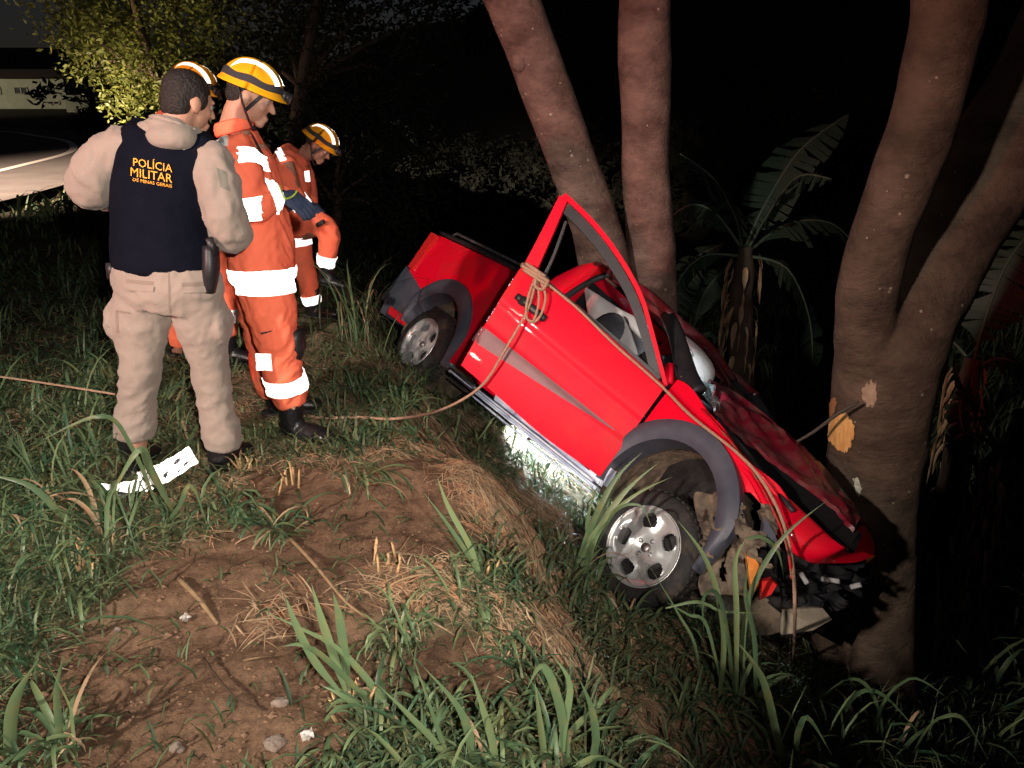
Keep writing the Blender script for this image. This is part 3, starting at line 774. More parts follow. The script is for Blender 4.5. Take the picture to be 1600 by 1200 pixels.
# interior
def seat(x):
    mb = MB(); mb.ell((x, -1.12, .16), (.25, .27, .10)); mb.tube([(x, -1.36, .18), (x, -1.46, .45), (x, -1.53, .66)], [(.23, .09), (.24, .09), (.17, .06)], n=16, side=(1, 0, 0), sub=4)
    s_ = cpart('seat', mb, M_seat)
    hb = MB(); hb.ell((x, -1.50, .83), (.115, .06, .105)); hb.tube([(x - .05, -1.53, .64), (x - .05, -1.5, .8)], .008, n=6); hb.tube([(x + .05, -1.53, .64), (x + .05, -1.5, .8)], .008, n=6)
    cpart('headrest', hb, M_seat, s_)
seat(-.36)
# passenger seat pushed forward; its round dark headrest shows in the window
mb = MB(); mb.ell((.36, -1.05, .16), (.25, .27, .10)); mb.tube([(.36, -1.28, .18), (.36, -1.30, .42), (.36, -1.30, .60)], [(.23, .09), (.24, .09), (.17, .06)], n=16, side=(1, 0, 0), sub=4); s2 = cpart('seat', mb, M_seat)
hc = on(948, 517, 0, .62); hb = MB(); hb.ell(hc, (.06, .135, .135)); cpart('headrest', hb, M_seat, s2)
# curtain airbag hanging down the far side and filling the window, passenger bag bursting through the screen
mb = MB()
def curtain(u, v):
    p = on(922 + 92 * u - 12 * (1 - v) * (1 - u) + 10 * v, 446 + 70 * u * .9 + 110 * v, 0, .50)
    p.x += .05 * math.sin(u * PI) * math.sin(v * PI) + .025 * math.sin(u * 9.5) + .012 * nz(u * 4, v * 4, 2); return p
mb.slab(curtain, lambda u, v: curtain(u, v) - V((.10 * math.sin(u * PI) ** .5 * math.sin(v * PI) ** .5 + .01, 0, 0)), 30, 24)
cpart('curtain_airbag', mb, M_airbag, weld=True)
mb = MB()
bagpix = [(1046, 506), (1072, 522), (1104, 551), (1100, 578), (1082, 604), (1066, 596)]
bag = [on(a, b, 0, .26) for a, b in bagpix]; cen = sum(bag, V()) / len(bag)
rings = []
for k in range(9):
    t = k / 8; sc_ = math.sin(.12 + t * (PI - .24)) ** .35; xo = .20 - .36 * (t - .5)
    rings.append([V((xo + .0, cen.y + (p.y - cen.y) * sc_, cen.z + (p.z - cen.z) * sc_)) for i, p in enumerate(bag)])
vs = [p for r_ in rings for p in r_]; nb = len(bag)
mb.add(vs, [(i * nb + j, i * nb + (j + 1) % nb, (i + 1) * nb + (j + 1) % nb, (i + 1) * nb + j) for i in range(8) for j in range(nb)] + [tuple(range(nb)), tuple(range(8 * nb, 9 * nb))])
bago = cpart('dashboard_airbag', mb, M_airbag, sharp=35)
sm = bago.modifiers.new('sub', 'SUBSURF'); sm.levels = 2; sm.render_levels = 2
mb = MB(); mb.tube([(-.70, -.48, .50), (0, -.50, .54), (.70, -.48, .50)], [(.16, .13)] * 3, n=14, side=(0, 1, 0), sub=4); mb.box((0, -.46, .28), (.14, .12, .22)); cpart('dashboard', mb, M_black_pl)
mb = MB(); c_ = V((-.36, -.78, .58)); ax = V((0, -.9, .42)).normalized(); x_ = V((1, 0, 0)); y_ = ax.cross(x_)
ring = [c_ + x_ * math.cos(a) * .18 + y_ * math.sin(a) * .18 for a in [2 * PI * k / 24 for k in range(25)]]
mb.tube(ring, .016, n=8); mb.bar(c_ - x_ * .17, c_ + x_ * .17, .05, .02); mb.bar(c_, c_ - y_ * .17, .04, .02); mb.tube([c_, c_ + V((0, .3, -.1))], .03, n=8); cpart('steering_wheel', mb, M_black_pl)
# shattered screen, sagging over the scuttle
mb = MB()
def scr(u, v):
    x = -.55 + 1.15 * u; p = V((x, -.28 - .36 * v, .66 + .19 * v)); p += V((0, .05 * nz(u * 6, v * 6, 3), .07 * nz(u * 7, v * 5, 7) - .07 * math.sin(u * PI)))
    return p
mb.grid(scr, 46, 22, keep=lambda u, v: nz(u * 5 + 3, v * 4, 9) + .45 - v * .9 > 0 and nz(u * 28, v * 28, 1) > -.35)
cpart('windscreen', mb, M_glassd, smooth=False)
# bonnet: buckled up into a ridge; near face, black sheet as shade in the gap beside the wing, far edge
N0 = [on(*p, 0, .62) for p in ((1112, 656), (1137, 683), (1203, 749), (1262, 803), (1322, 855))]   # lower edge of the dark gap (top of the wing)
N1 = [on(*p, 0, .52) for p in ((1118, 640), (1157, 678), (1228, 733), (1295, 783), (1336, 826))]   # near edge of the bonnet
N2 = [on(*p, 0, .16) for p in ((1108, 592), (1157, 618), (1220, 668), (1282, 724), (1342, 806))]   # crest
N3 = [p + V((-.75, -.04, -.16)) for p in N2]
def lerp4(A, B, u, v): return cat(A, u) * (1 - v) + cat(B, u) * v
mb = MB()
def bon(u, v):
    p = lerp4(N1, N2, u, v); e = sstep(0, .12, v) * sstep(1, .9, v); p.z += e * (.020 * math.sin(v * PI) - .05 * abs(nz(u * 3.2, v * 1.6, 2)) + .045 * abs(nz(u * 7 + v * 3, v * 4, 7))) + .010 * nz(u * 18, v * 9, 4); p.x += .02 * nz(u * 9, v * 5, 14); return p
def bon2(u, v):
    p = lerp4(N2, N3, u, v); p.z += .05 * math.sin(v * PI) + .02 * nz(u * 4, v * 3, 5) * v; return p
mb.slab(bon, lambda u, v: bon(u, v) - V((.0, 0, .02)), 50, 18); mb.slab(bon2, lambda u, v: bon2(u, v) - V((0, 0, .02)), 40, 14)
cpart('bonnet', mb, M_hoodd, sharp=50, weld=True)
mb = MB(); mb.slab(lambda u, v: lerp4(N0, N1, u, v) - V((.05, 0, .05 * math.sin(v * PI))), lambda u, v: lerp4(N0, N1, u, v) - V((.1, 0, .12 * (1 - sstep(.55, .95, u)))), 30, 5); cpart('gap_shade_sheet', mb, mat('gap_shade', (.006, .005, .006, 1), .8, spec=.1))  # solid black sheet stands for the shade in the open gap
# red nose panel that wraps round the front below the bonnet
FA = [on(*p, 0, .66) for p in ((1150, 680), (1225, 775), (1300, 842), (1330, 868))]
mb = MB()
NT = [(1137, 686, .70), (1170, 718, .70), (1203, 751, .69), (1262, 805, .66), (1318, 854, .56), (1338, 836, .36), (1350, 822, .16), (1364, 842, .0)]
NB = [(1120, 700, .80), (1168, 745, .80), (1200, 806, .78), (1222, 846, .74), (1262, 878, .62), (1305, 880, .44), (1340, 878, .26), (1366, 868, .10)]
TP = [on(a, b, 0, c) for a, b, c in NT]; BP = [on(a, b, 0, c) for a, b, c in NB]
mb.slab(lambda u, v: lerp4(BP, TP, u, v) + V((.035 * math.sin(v * PI), .02 * math.sin(v * PI), 0)), lambda u, v: lerp4(BP, TP, u, v) - V((.02, .02, 0)), 60, 12)
cpart('nose_panel', mb, M_red, sharp=50, weld=True)
# engine bay block
mb = MB(); mb.box((-.02, .10, .18), (.50, .42, .22)); mb.tube([(-.3, .1, .42), (.2, .2, .44), (.42, .3, .38)], .04, n=8); mb.box((.2, .0, .42), (.12, .1, .05)); mb.box((-.15, .56, .12), (.42, .04, .20)); cpart('engine', mb, M_dark)
# wrecked nose: bumper carrier, grille fragments, lamp fragments
mb = MB()
def crump(pts, seed, nu=20, nv=10, amp=.04):
    A, B, Cc, D = pts
    def f_(u, v):
        p = (A * (1 - u) + B * u) * (1 - v) + (D * (1 - u) + Cc * u) * v
        return p + V((nz(u * 4 + seed, v * 4), nz(u * 5, v * 4 + seed), nz(u * 5 + seed, v * 5))) * amp
    mb.grid(f_, nu * 2, nv * 2, keep=lambda u, v: nz(u * 6 + seed, v * 5) + .55 - 1.1 * abs(u - .5) ** 2 * 2 - .9 * abs(v - .5) ** 2 * 2 > .08); mb.grid(lambda u, v: f_(u, v) - V((.02, .03, 0)), nu, nv, keep=lambda u, v: nz(u * 6 + seed, v * 5) + .5 - 1.1 * abs(u - .5) - .8 * abs(v - .5) > .1)
crump([on(1245, 880, 0, .55), on(1360, 872, 0, .08), on(1352, 935, 0, .0), on(1235, 905, 0, .5)], 1)
crump([on(1215, 900, 0, .52), on(1335, 925, 0, .06), on(1312, 952, 0, .12), on(1230, 950, 0, .45)], 5, amp=.07)
cpart('front_bumper', mb, M_black_pl, sharp=40)
for (a, b, c, d, x) in ((1252, 896, 1262, 912, .5), (1285, 905, 1312, 909, .32), (1330, 918, 1346, 914, .2)):
    mb = MB(); mb.bar(on(a, b, 0, x + .02), on(c, d, 0, x + .02), .03, .02); cpart('grille_fragment', mb, M_trim)
mb = MB(); 
def lens(pix, x, m, name, amp=.012):
    mb = MB(); P = [on(a, b, 0, x) for a, b in pix]; c = sum(P, V()) / len(P); n_ = len(P)
    F_ = [p + V((amp, amp, 0)) * 0 for p in P]; G = [c + (p - c) * .8 + V((.03, .02, 0)) for p in P]; H = [p - V((.03, .02, 0)) for p in P]
    mb.add(F_ + G + H, [(i, (i + 1) % n_, n_ + (i + 1) % n_, n_ + i) for i in range(n_)] + [tuple(range(n_, 2 * n_))] + [(2 * n_ + i, 2 * n_ + (i + 1) % n_, (i + 1) % n_, i) for i in range(n_)])
    return cpart(name, mb, m, sharp=30)
lens([(1163, 862), (1180, 868), (1192, 884), (1186, 915), (1174, 934), (1168, 900)], .82, M_lens, 'indicator_lamp')
lens([(1188, 905), (1205, 902), (1216, 912), (1205, 930), (1186, 938)], .80, M_redlens, 'lamp_fragment')
lens([(1192, 800), (1210, 830), (1222, 862), (1205, 858), (1188, 835)], .80, M_grey_pl, 'headlamp_housing')
lens([(1360, 862), (1367, 868), (1352, 880), (1342, 876)], .04, M_lens, 'lamp_fragment')
# pale inner panel hanging under the nose
mb = MB(); Pq = [on(1222, 952, 0, .52), on(1285, 950, 0, .30), on(1300, 968, 0, .26), on(1270, 985, 0, .36), on(1222, 992, 0, .5)]
cq_ = sum(Pq, V()) / 5; mb.add(Pq + [p - V((.02, .02, 0)) for p in Pq] + [cq_ + V((.03, .02, 0))], [(i, (i + 1) % 5, 10) for i in range(5)] + [(5 + i, 5 + (i + 1) % 5, (i + 1) % 5, i) for i in range(5)])
cpart('hanging_panel', mb, mat('pale_dusty_panel', (.42, .36, .27, 1), .8, col2=(.30, .25, .18, 1), nscale=8, bump=.2), sharp=30)
# hanging trim strips at the torn joint between wing and nose
mb = MB()
S_ = [on(*p, 0, .84) for p in ((1098, 640), (1150, 700), (1185, 752), (1215, 812), (1232, 862), (1238, 905))]
mb.tube(S_, [(.016, .006)] * 6, n=8, sub=6, side=(1, 0, 0)); cpart('loose_moulding', mb, M_redmud)
mb = MB(); S_ = [on(*p, 0, .72) for p in ((1120, 660), (1160, 700), (1195, 745), (1240, 800))]; mb.tube(S_, .014, n=8, sub=5); cpart('loose_moulding', mb, M_black_pl)
# wheels
def wheel(c, sx, steer, m_t=M_rubber):
    """root mesh = tyre; rim > bolts, brake drum as sub-parts"""
    R_ = Matrix.Rotation(steer, 3, 'Z'); ax = R_ @ V((sx, 0, 0)); c = V(c)
    mb = MB()
    prof = [(-.09, .19), (-.095, .24), (-.09, .285), (-.07, .300), (-.045, .303), (.045, .303), (.07, .300), (.09, .285), (.098, .24), (.088, .203), (.075, .20)]
    mb.lathe(c, ax, prof, 48)
    ty = cpart('wheel', mb, m_t)
    tb = MB(); X = ax.orthogonal().normalized(); Y = ax.cross(X)
    for k in range(48):
        a = 2 * PI * k / 48; d = X * math.cos(a) + Y * math.sin(a); t_ = ax.cross(d)
        for s_ in (-.055, 0, .055):
            tb.box(c + d * .304 + ax * s_, (.020, .010, .004), Matrix((ax, t_, d)).transposed())
    tag(cpart('tyre_tread', tb, m_t, ty, smooth=False), kind='stuff')
    rb = MB(); holes = .132; 
    NU, NV = 180, 34
    def face(u, v, dz=0):
        a = 2 * PI * u; r_ = .205 * v
        h = .055 + .018 * math.sin(min(v, .9) / .9 * PI * .5 + .0) + (.02 * sstep(.88, .96, v)) - .02 * (1 - sstep(.0, .34, v))
        k = math.cos(5 * a); h += .010 * k * sstep(.3, .6, v) * (1 - sstep(.8, .9, v))
        return c + ax * (h + dz) + (X * math.cos(a) + Y * math.sin(a)) * r_
    def solid(u, v):
        a = (u * 5 + .5) % 1 - .5   # hole centred between spokes
        w_ = (a * 2 * PI / 5) * .205 * v; rr = .205 * v - .143
        return (abs(w_) / .047) ** 2.4 + (abs(rr) / .040) ** 2.4 > 1
    rb.grid(face, NU, NV, keep=solid); rb.grid(lambda u, v: face(u, v, -.018), NU, NV, keep=solid)
    rb.lathe(c, ax, [(.078, .200), (.092, .208), (.094, .213), (.085, .214), (.060, .205), (-.08, .195)], 48)
    rim = cpart('rim', rb, M_alloy, ty)
    db = MB(); db.lathe(c, ax, [(-.02, .19), (-.02, .0)], 32); db.lathe(c, ax, [(-.02, .115), (.03, .11), (.03, .0)], 32); cpart('brake_drum', db, M_dark, ty)
    bb = MB()
    for k in range(4):
        a = 2 * PI * k / 4 + .5; bb.lathe(c + (X * math.cos(a) + Y * math.sin(a)) * .048, ax, [(.04, .012), (.064, .012), (.066, .009), (.062, .007), (.05, .0)], 12)
    bb.lathe(c, ax, [(.04, .026), (.062, .025), (.066, .018), (.067, 0)], 20)
    cpart('wheel_bolts', bb, M_steel, ty)
wheel(on(1003, 852, 0, .80) - V((.085, 0, 0)), 1, .10)
wheel(on(655, 535, 0, .80) - V((.085, 0, 0)), 1, 0.0)
wheel((-.70, 0, -.12), -1, .1); wheel((-.70, -2.70, -.10), -1, 0)
# ---- open door, hinged on the front pillar, tied back with the rope
PHI = math.radians(38); D0 = V((.80, -.36, 0)); DT = V((math.sin(PHI), -math.cos(PHI), 0)); DN = V((math.cos(PHI), math.sin(PHI), 0))
def dp(px, py, off=0):
    d = cray(px, py); t = ((D0 + DN * off - CE).dot(DN)) / d.dot(DN); return CE + d * t
DB = [dp(721, 571), dp(780, 621), dp(850, 682), dp(938, 745)]   # bottom edge, latch -> hinge
DTp = [dp(818, 415), dp(880, 466), dp(950, 524), dp(1040, 604)]  # belt line
def dpan(u, v, o=0):
    p = lerp4(DB, DTp, u, v)
    # cut the lower latch corner square, let the hinge side bow with the wheel arch
    b_ = .045 * (1 - ((v - .55) / .62) ** 2) + .012 * sstep(.60, .66, v) - .010 * sstep(.36, .42, v)
    return p + DN * (b_ + o)
mb = MB(); mb.slab(dpan, lambda u, v: dpan(u, v, -.075 - .02 * (1 - v)), 34, 40)
door = cpart('door', mb, M_red, sharp=38, weld=True)
dl_ = MB()
def frame(mb, pts, w_, th, off=0.0):
    """flat bar following a path in the door plane"""
    P = [cat(pts, k / 24) for k in range(25)]
    for i, p in enumerate(P):
        pass
    vs = []; 
    for i, p in enumerate(P):
        d = (P[min(i + 1, 24)] - P[max(i - 1, 0)]).normalized(); s_ = d.cross(DN).normalized()
        wv = w_(i / 24) if callable(w_) else w_
        for (a, b) in ((-.5, 0), (.5, 0), (.5, -1), (-.5, -1)): vs.append(p + s_ * wv * a + DN * (b * th + off))
    fs = [(i * 4 + k, i * 4 + (k + 1) % 4, i * 4 + 4 + (k + 1) % 4, i * 4 + 4 + k) for i in range(24) for k in range(4)] + [(0, 1, 2, 3), (96, 97, 98, 99)]
    mb.add(vs, fs)
mb = MB(); frame(mb, [dp(829, 419), dp(846, 384), dp(864, 346), dp(881, 309)], lambda t: .085 - .03 * t, .035, .012)
frame(mb, [dp(881, 305), dp(925, 347), dp(965, 398), dp(1000, 460), dp(1020, 525), dp(1040, 603)], lambda t: .030 - .008 * t, .03, .012)
cpart('window_frame', mb, M_red, door, sharp=40)
mb = MB(); frame(mb, [dp(884, 325), dp(915, 356), dp(950, 400), dp(985, 458), dp(1008, 522), dp(1026, 592)], lambda t: .062 - .012 * t, .03, -.004)
frame(mb, [dp(850, 430), dp(866, 396), dp(884, 345)], .016, .03, -.004)
frame(mb, [dp(832, 424), dp(900, 480), dp(960, 530), dp(1030, 592)], .026, .05, .02)
cpart('window_seal', mb, M_black_pl, door, sharp=40)
mb = MB(); frame(mb, [dp(735, 577, -.09), dp(850, 672, -.09), dp(930, 738, -.09)], .03, .02, -.01); mb.slab(lambda u, v: lerp4(DB, DTp, .04 + .9 * u, .06 + .86 * v) - DN * .085, lambda u, v: lerp4(DB, DTp, .04 + .9 * u, .06 + .86 * v) - DN * .105, 10, 8)
cpart('inner_trim', mb, M_black_pl, door)
dbv = bvh_world(door)
# tapered grey stripe printed on the door
def stripe(u, v):
    a = V((745 + 215 * u, 520 + 152 * u)); wdt = 26 * (1 - u) ** .9 + 1.5; nrm = V((-.58, .82)); q = a + nrm * (v - .5) * -wdt
    r = ray(q.x, q.y).normalized(); h, no, _, _ = dbv.ray_cast(EYE, r)
    if h is None: h = EYE + r * 5; no = -r
    if no.dot(r) > 0: no = -no
    return CI @ (h + no * .0025 - CT)
mb = MB(); mb.grid(stripe, 60, 4); cpart('door_stripe', mb, M_decal, door)
# handle: recessed dark cup with a bar
mb = MB(); hA, hB = dp(807, 462, .06), dp(852, 499, .06)
mb.tube([hA, hA.lerp(hB, .5), hB], [(.020, .012), (.024, .014), (.020, .012)], n=10, side=DN.cross(hB - hA), sub=4)
mb.ell(hA.lerp(hB, .22), (.022, .05, .03)); 
cpart('door_handle', mb, M_black_pl, door)
# bright chipped edge
mb = MB(); R5 = random.Random(2)
for k in range(26):
    t = R5.random(); p = lerp4(DB, DTp, 0, .25 + .6 * t) + DN * (.035 + R5.uniform(-.01, .01)); mb.ell(p, R5.uniform(.002, .005), nu=6, nv=4)
cpart('edge_chips', mb, M_sill, door)
# wing mirror folded against the pillar
mb = MB(); mc = on(1014, 570, 0, .84); mb.ell(mc, (.05, .10, .085)); mb.tube([mc, on(1035, 600, 0, .78)], [.04, .03], n=10); mb.box(mc + V((-.02, -.03, .05)), (.03, .05, .04))
cpart('wing_mirror', mb, M_black_pl)
mb = MB(); mb.ell(on(1018, 558, 0, .90), (.008, .010, .010), nu=8, nv=6); cpart('mirror_glint_cap', mb, M_redlens)
# hinge-side red reveal beside the wheel
mb = MB(); mb.tube([on(1040, 600, 0, .79), on(1046, 570, 0, .77)], [(.045, .02), (.03, .02)], n=8, side=(0, 1, 0)); cpart('pillar_foot', mb, M_red)

# torch lying under the sill: the source of the white light on the grass
tq = PG(822, 690); tp = tq; tz = tq.z
torch = thing('torch', 'small lit torch lying on the grass under the car sill', 'torch', (tp.x, tp.y, tz + .03))
tb = MB(); ta = V((tp.x, tp.y, tz + .03)); td = (PG(900, 790) - tq).normalized()
tb.lathe(ta - td * .20, td, [(0, 0), (0, .017), (.10, .017), (.13, .026), (.16, .026)], 16); wpart('torch_body', tb, M_black_pl, torch)
tb = MB(); tb.lathe(ta - td * .041, td, [(0, .0), (0, .024)], 16)
wpart('torch_lens', tb, mat('lit_lens', (.9, .95, 1, 1), .3, emit=((.8, .93, 1, 1), 40)), torch)
lamp('torch_light', 'SPOT', ta + V((0, 0, .34)), 420, (.78, .92, 1.0), .03, aim=ta + td * .5 + V((.30, .35, -.05)), angle=172, blend=.3)

# ------------------------------------------------------------------ trees
def trunk_mb(pts, rad, n=28, sub=8, amp=.05, fr=2.0, seed=0):
    mb = MB(); mb.tube(pts, rad, n=n, sub=sub)
    out = []
    # centre-line independent displacement keeps lumps and shallow flutes
    for k in range(0, len(mb.v), n):
        ring = [V(p) for p in mb.v[k:k + n]]; c = sum(ring, V()) / n
        for p in ring:
            d = p - c; q = p * fr + V((seed, 0, 0))
            out.append(p + d * (amp * 2.2 * noise.noise(q) + amp * noise.noise(q * 3.1) + amp * .5 * noise.noise(q * 8)))
    mb.v = [tuple(p) for p in out]
    return mb
# two straight trunks behind the cab
def gp(p): return V((p.x, p.y, height(p.x, p.y) - .2))
pm = [PY(1036, 700, 6.6), PY(1022, 480, 6.5), PY(1008, 250, 6.45), PY(1008, 0, 6.4), PY(1015, -260, 6.4), PY(1030, -700, 6.4)]
pm[0] = gp(pm[0])
t1 = thing('tree', 'upright pinkish trunk rising just behind the pickup cab', 'tree', pm[0])
tm1 = wpart('trunk', trunk_mb(pm, [.25, .20, .19, .195, .19, .14], seed=3), M_bark_mid, t1)
pl = [PY(1010, 600, 6.3), PY(950, 440, 6.3), PY(890, 240, 6.2), PY(800, 0, 6.1), PY(700, -220, 6.1), PY(560, -560, 6.0)]
pl[0] = gp(pl[0])
t2 = thing('tree', 'leaning pinkish trunk that tilts left behind the open car door', 'tree', pl[0])
tm2 = wpart('trunk', trunk_mb(pl, [.24, .205, .19, .185, .18, .13], seed=8), M_bark_mid, t2)
mb = MB(); k1 = PY(812, 96, 6.0); mb.ell(k1, (.06, .05, .07)); wpart('knot', mb, M_bark_mid, t2)
# forked tree the car hit
Yt = 4.05
pa = [PY(1352, 1050, Yt), PY(1355, 880, Yt), PY(1368, 720, Yt), PY(1378, 600, Yt)]
pb = pa[:3] + [PY(1390, 555, Yt + .02), PY(1432, 455, Yt + .18), PY(1470, 390, Yt + .26), PY(1532, 290, Yt + .38), PY(1590, 190, Yt + .48), PY(1650, 80, Yt + .55), PY(1710, -60, Yt + .6), PY(1800, -320, Yt + .6)]
pa2 = [PY(1360, 760, Yt + .0), PY(1352, 600, Yt - .03), PY(1352, 500, Yt - .08), PY(1366, 410, Yt - .14), PY(1402, 300, Yt - .20), PY(1440, 200, Yt - .22), PY(1466, 100, Yt - .24), PY(1486, -20, Yt - .24), PY(1500, -350, Yt - .2)]
pb[0] = gp(pb[0]); pb[0].x += .02
t3 = thing('tree', 'large forked tree trunk with torn bark that stopped the pickup', 'tree', pb[0])
b1 = trunk_mb(pb, [.33, .27, .265, .275, .275, .27, .27, .265, .26, .24, .2], n=32, amp=.04, seed=1)
b2 = trunk_mb(pa2, [.15, .15, .15, .15, .15, .15, .15, .155, .13], n=28, amp=.04, seed=5)
mb = MB(); mb.add(b1.v, b1.f); mb.add(b2.v, b2.f)
tr3 = fuse('trunk', mb, M_bark_right, t3, vox=.022, smooth=3)
bv3 = bvh_world(tr3)
surf_patch('exposed_wood', [[(1284, 660), (1334, 630), (1340, 700), (1306, 712)]], bv3, M_wood, t3, off=.012, rag=.10)
surf_patch('exposed_wood', [[(1296, 622), (1312, 616), (1306, 650), (1290, 664)]], bv3, mat('damp_wood', (.26, .11, .045, 1), .8, col2=(.32, .15, .06, 1), nscale=6, bump=.3), t3, off=.008, rag=.2)
surf_patch('lichen_patch', [[(1332, 746), (1343, 744), (1349, 768), (1340, 778)]], bv3, mat('pale_lichen', (.50, .48, .38, 1), .9, col2=(.25, .22, .16, 1), nscale=40), t3, off=.006, rag=.3)
surf_patch('peeled_bark', [[(1345, 598), (1368, 590), (1376, 632), (1350, 640)]], bv3, mat('peeled_bark', (.33, .23, .15, 1), .9, col2=(.24, .16, .11, 1), nscale=20, bump=.3), t3, off=.006, rag=.3)
# thin stick leaning from the bonnet to the trunk
sa, sb = CT + cm @ on(1238, 694, 0, .22), PY(1342, 628, Yt - .28)
stick = thing('stick', 'thin dark stick leaning from the bonnet onto the tree wound', 'stick', sa)
mb = MB(); mb.tube([sa, sa.lerp(sb, .35) + V((0, 0, -.008)), sa.lerp(sb, .7) + V((0, 0, .01)), sb], [.007, .009, .010, .008], n=8, sub=3); wpart('stem', mb, mat('dark_twig', (.05, .04, .03, 1), .8), stick)
mb = MB(); mb.tube([sa.lerp(sb, .5), sa.lerp(sb, .56) + V((.02, 0, .03))], [.005, .003], n=6); wpart('twig', mb, MATS['dark_twig'], stick)

# leafy trees
def crown(mb, blobs, n, leaf, R, tone):
    tot = sum(b[3] ** 2 for b in blobs)
    for (x, y, z, r) in blobs:
        k = int(n * r * r / tot)
        # leaves sit in clumps on twigs, so the outline is uneven
        cl = []
        for i in range(max(6, k // 26)):
            d = V((R.gauss(0, 1), R.gauss(0, 1), R.gauss(0, 1))).normalized() * r * R.uniform(.45, 1.12) ; d.z *= .8; cl.append(V((x, y, z)) + d)
        for i in range(k):
            c = R.choice(cl) + V((R.gauss(0, 1), R.gauss(0, 1), R.gauss(0, 1))) * .17 * (r ** .5)
            s_ = leaf * R.uniform(.5, 1.3); a = V((R.gauss(0, 1), R.gauss(0, 1), R.gauss(0, 1) * .6 - .3)).normalized(); b = a.cross(V((R.gauss(0, 1), R.gauss(0, 1), R.gauss(0, 1)))).normalized()
            mb.add([c - a * s_, c - b * s_ * .42 + a * s_ * .1, c + a * s_, c + b * s_ * .42 + a * s_ * .1], [(0, 1, 2, 3)], min(1, max(0, tone + R.uniform(-.35, .45))))
def leafy_tree(label, base, blobs, n, leaf, seed, tone=.4, r0=.2, group='leafy trees by the road', lm=None):
    R = random.Random(seed); bz = height(base[0], base[1]); B = V((base[0], base[1], bz))
    root = thing('leafy_tree', label, 'tree', B, group)
    cx = sum(b[0] for b in blobs) / len(blobs); cy = sum(b[1] for b in blobs) / len(blobs); cz = max(b[2] for b in blobs)
    mb = MB(); mid = B.lerp(V((cx, cy, cz)), .5); mb.tube([B - V((0, 0, .2)), B.lerp(mid, .5) + V((.1, 0, 0)), mid, V((cx, cy, cz))], [r0, r0 * .8, r0 * .55, r0 * .15], n=12, sub=4)
    for b in blobs: mb.tube([mid.lerp(B, .2), V(b[:3]).lerp(mid, .4) + V((0, 0, .1)), V(b[:3])], [r0 * .4, r0 * .22, r0 * .06], n=8, sub=3)
    wpart('trunk', mb, M_bark_right, root)
    mb = MB(); crown(mb, blobs, n, leaf, R, tone); cr = wpart('crown', mb, lm or M_leaf, root, smooth=False)
    return root
def PD(px, py, d): return EYE + ray(px, py) * d
def blobs_px(L): return [(*PD(a, b, d), r) for (a, b, d, r) in L]
leafy_tree('roadside tree with lit yellow green branches hanging over the road', (-7.2, 17.5), blobs_px([(140, 20, 17, 1.1), (200, 60, 17, 1.1), (240, 120, 16.5, .9), (150, 105, 17, .55), (215, 150, 16.5, .62), (255, 165, 16.5, .5), (170, -60, 17.5, 1.6), (300, -40, 17.5, 1.8), (300, 50, 17, 1.1), (110, 60, 17, .5)]), 19000, .07, 3, tone=.6)
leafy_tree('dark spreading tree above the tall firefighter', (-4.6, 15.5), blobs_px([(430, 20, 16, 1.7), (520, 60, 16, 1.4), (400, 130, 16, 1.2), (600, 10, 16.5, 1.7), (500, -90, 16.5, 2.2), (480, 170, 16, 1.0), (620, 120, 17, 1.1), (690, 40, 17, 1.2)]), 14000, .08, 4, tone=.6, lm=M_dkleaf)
leafy_tree('dark bush filling the slope edge beyond the farthest firefighter', (-3.2, 13.5), blobs_px([(430, 230, 14, .9), (520, 300, 14, .9), (470, 320, 14, .8), (560, 220, 14.5, 1.0), (640, 250, 15, 1.1), (600, 340, 14, .9)]), 8000, .06, 6, tone=.5, r0=.1, lm=M_dkleaf)

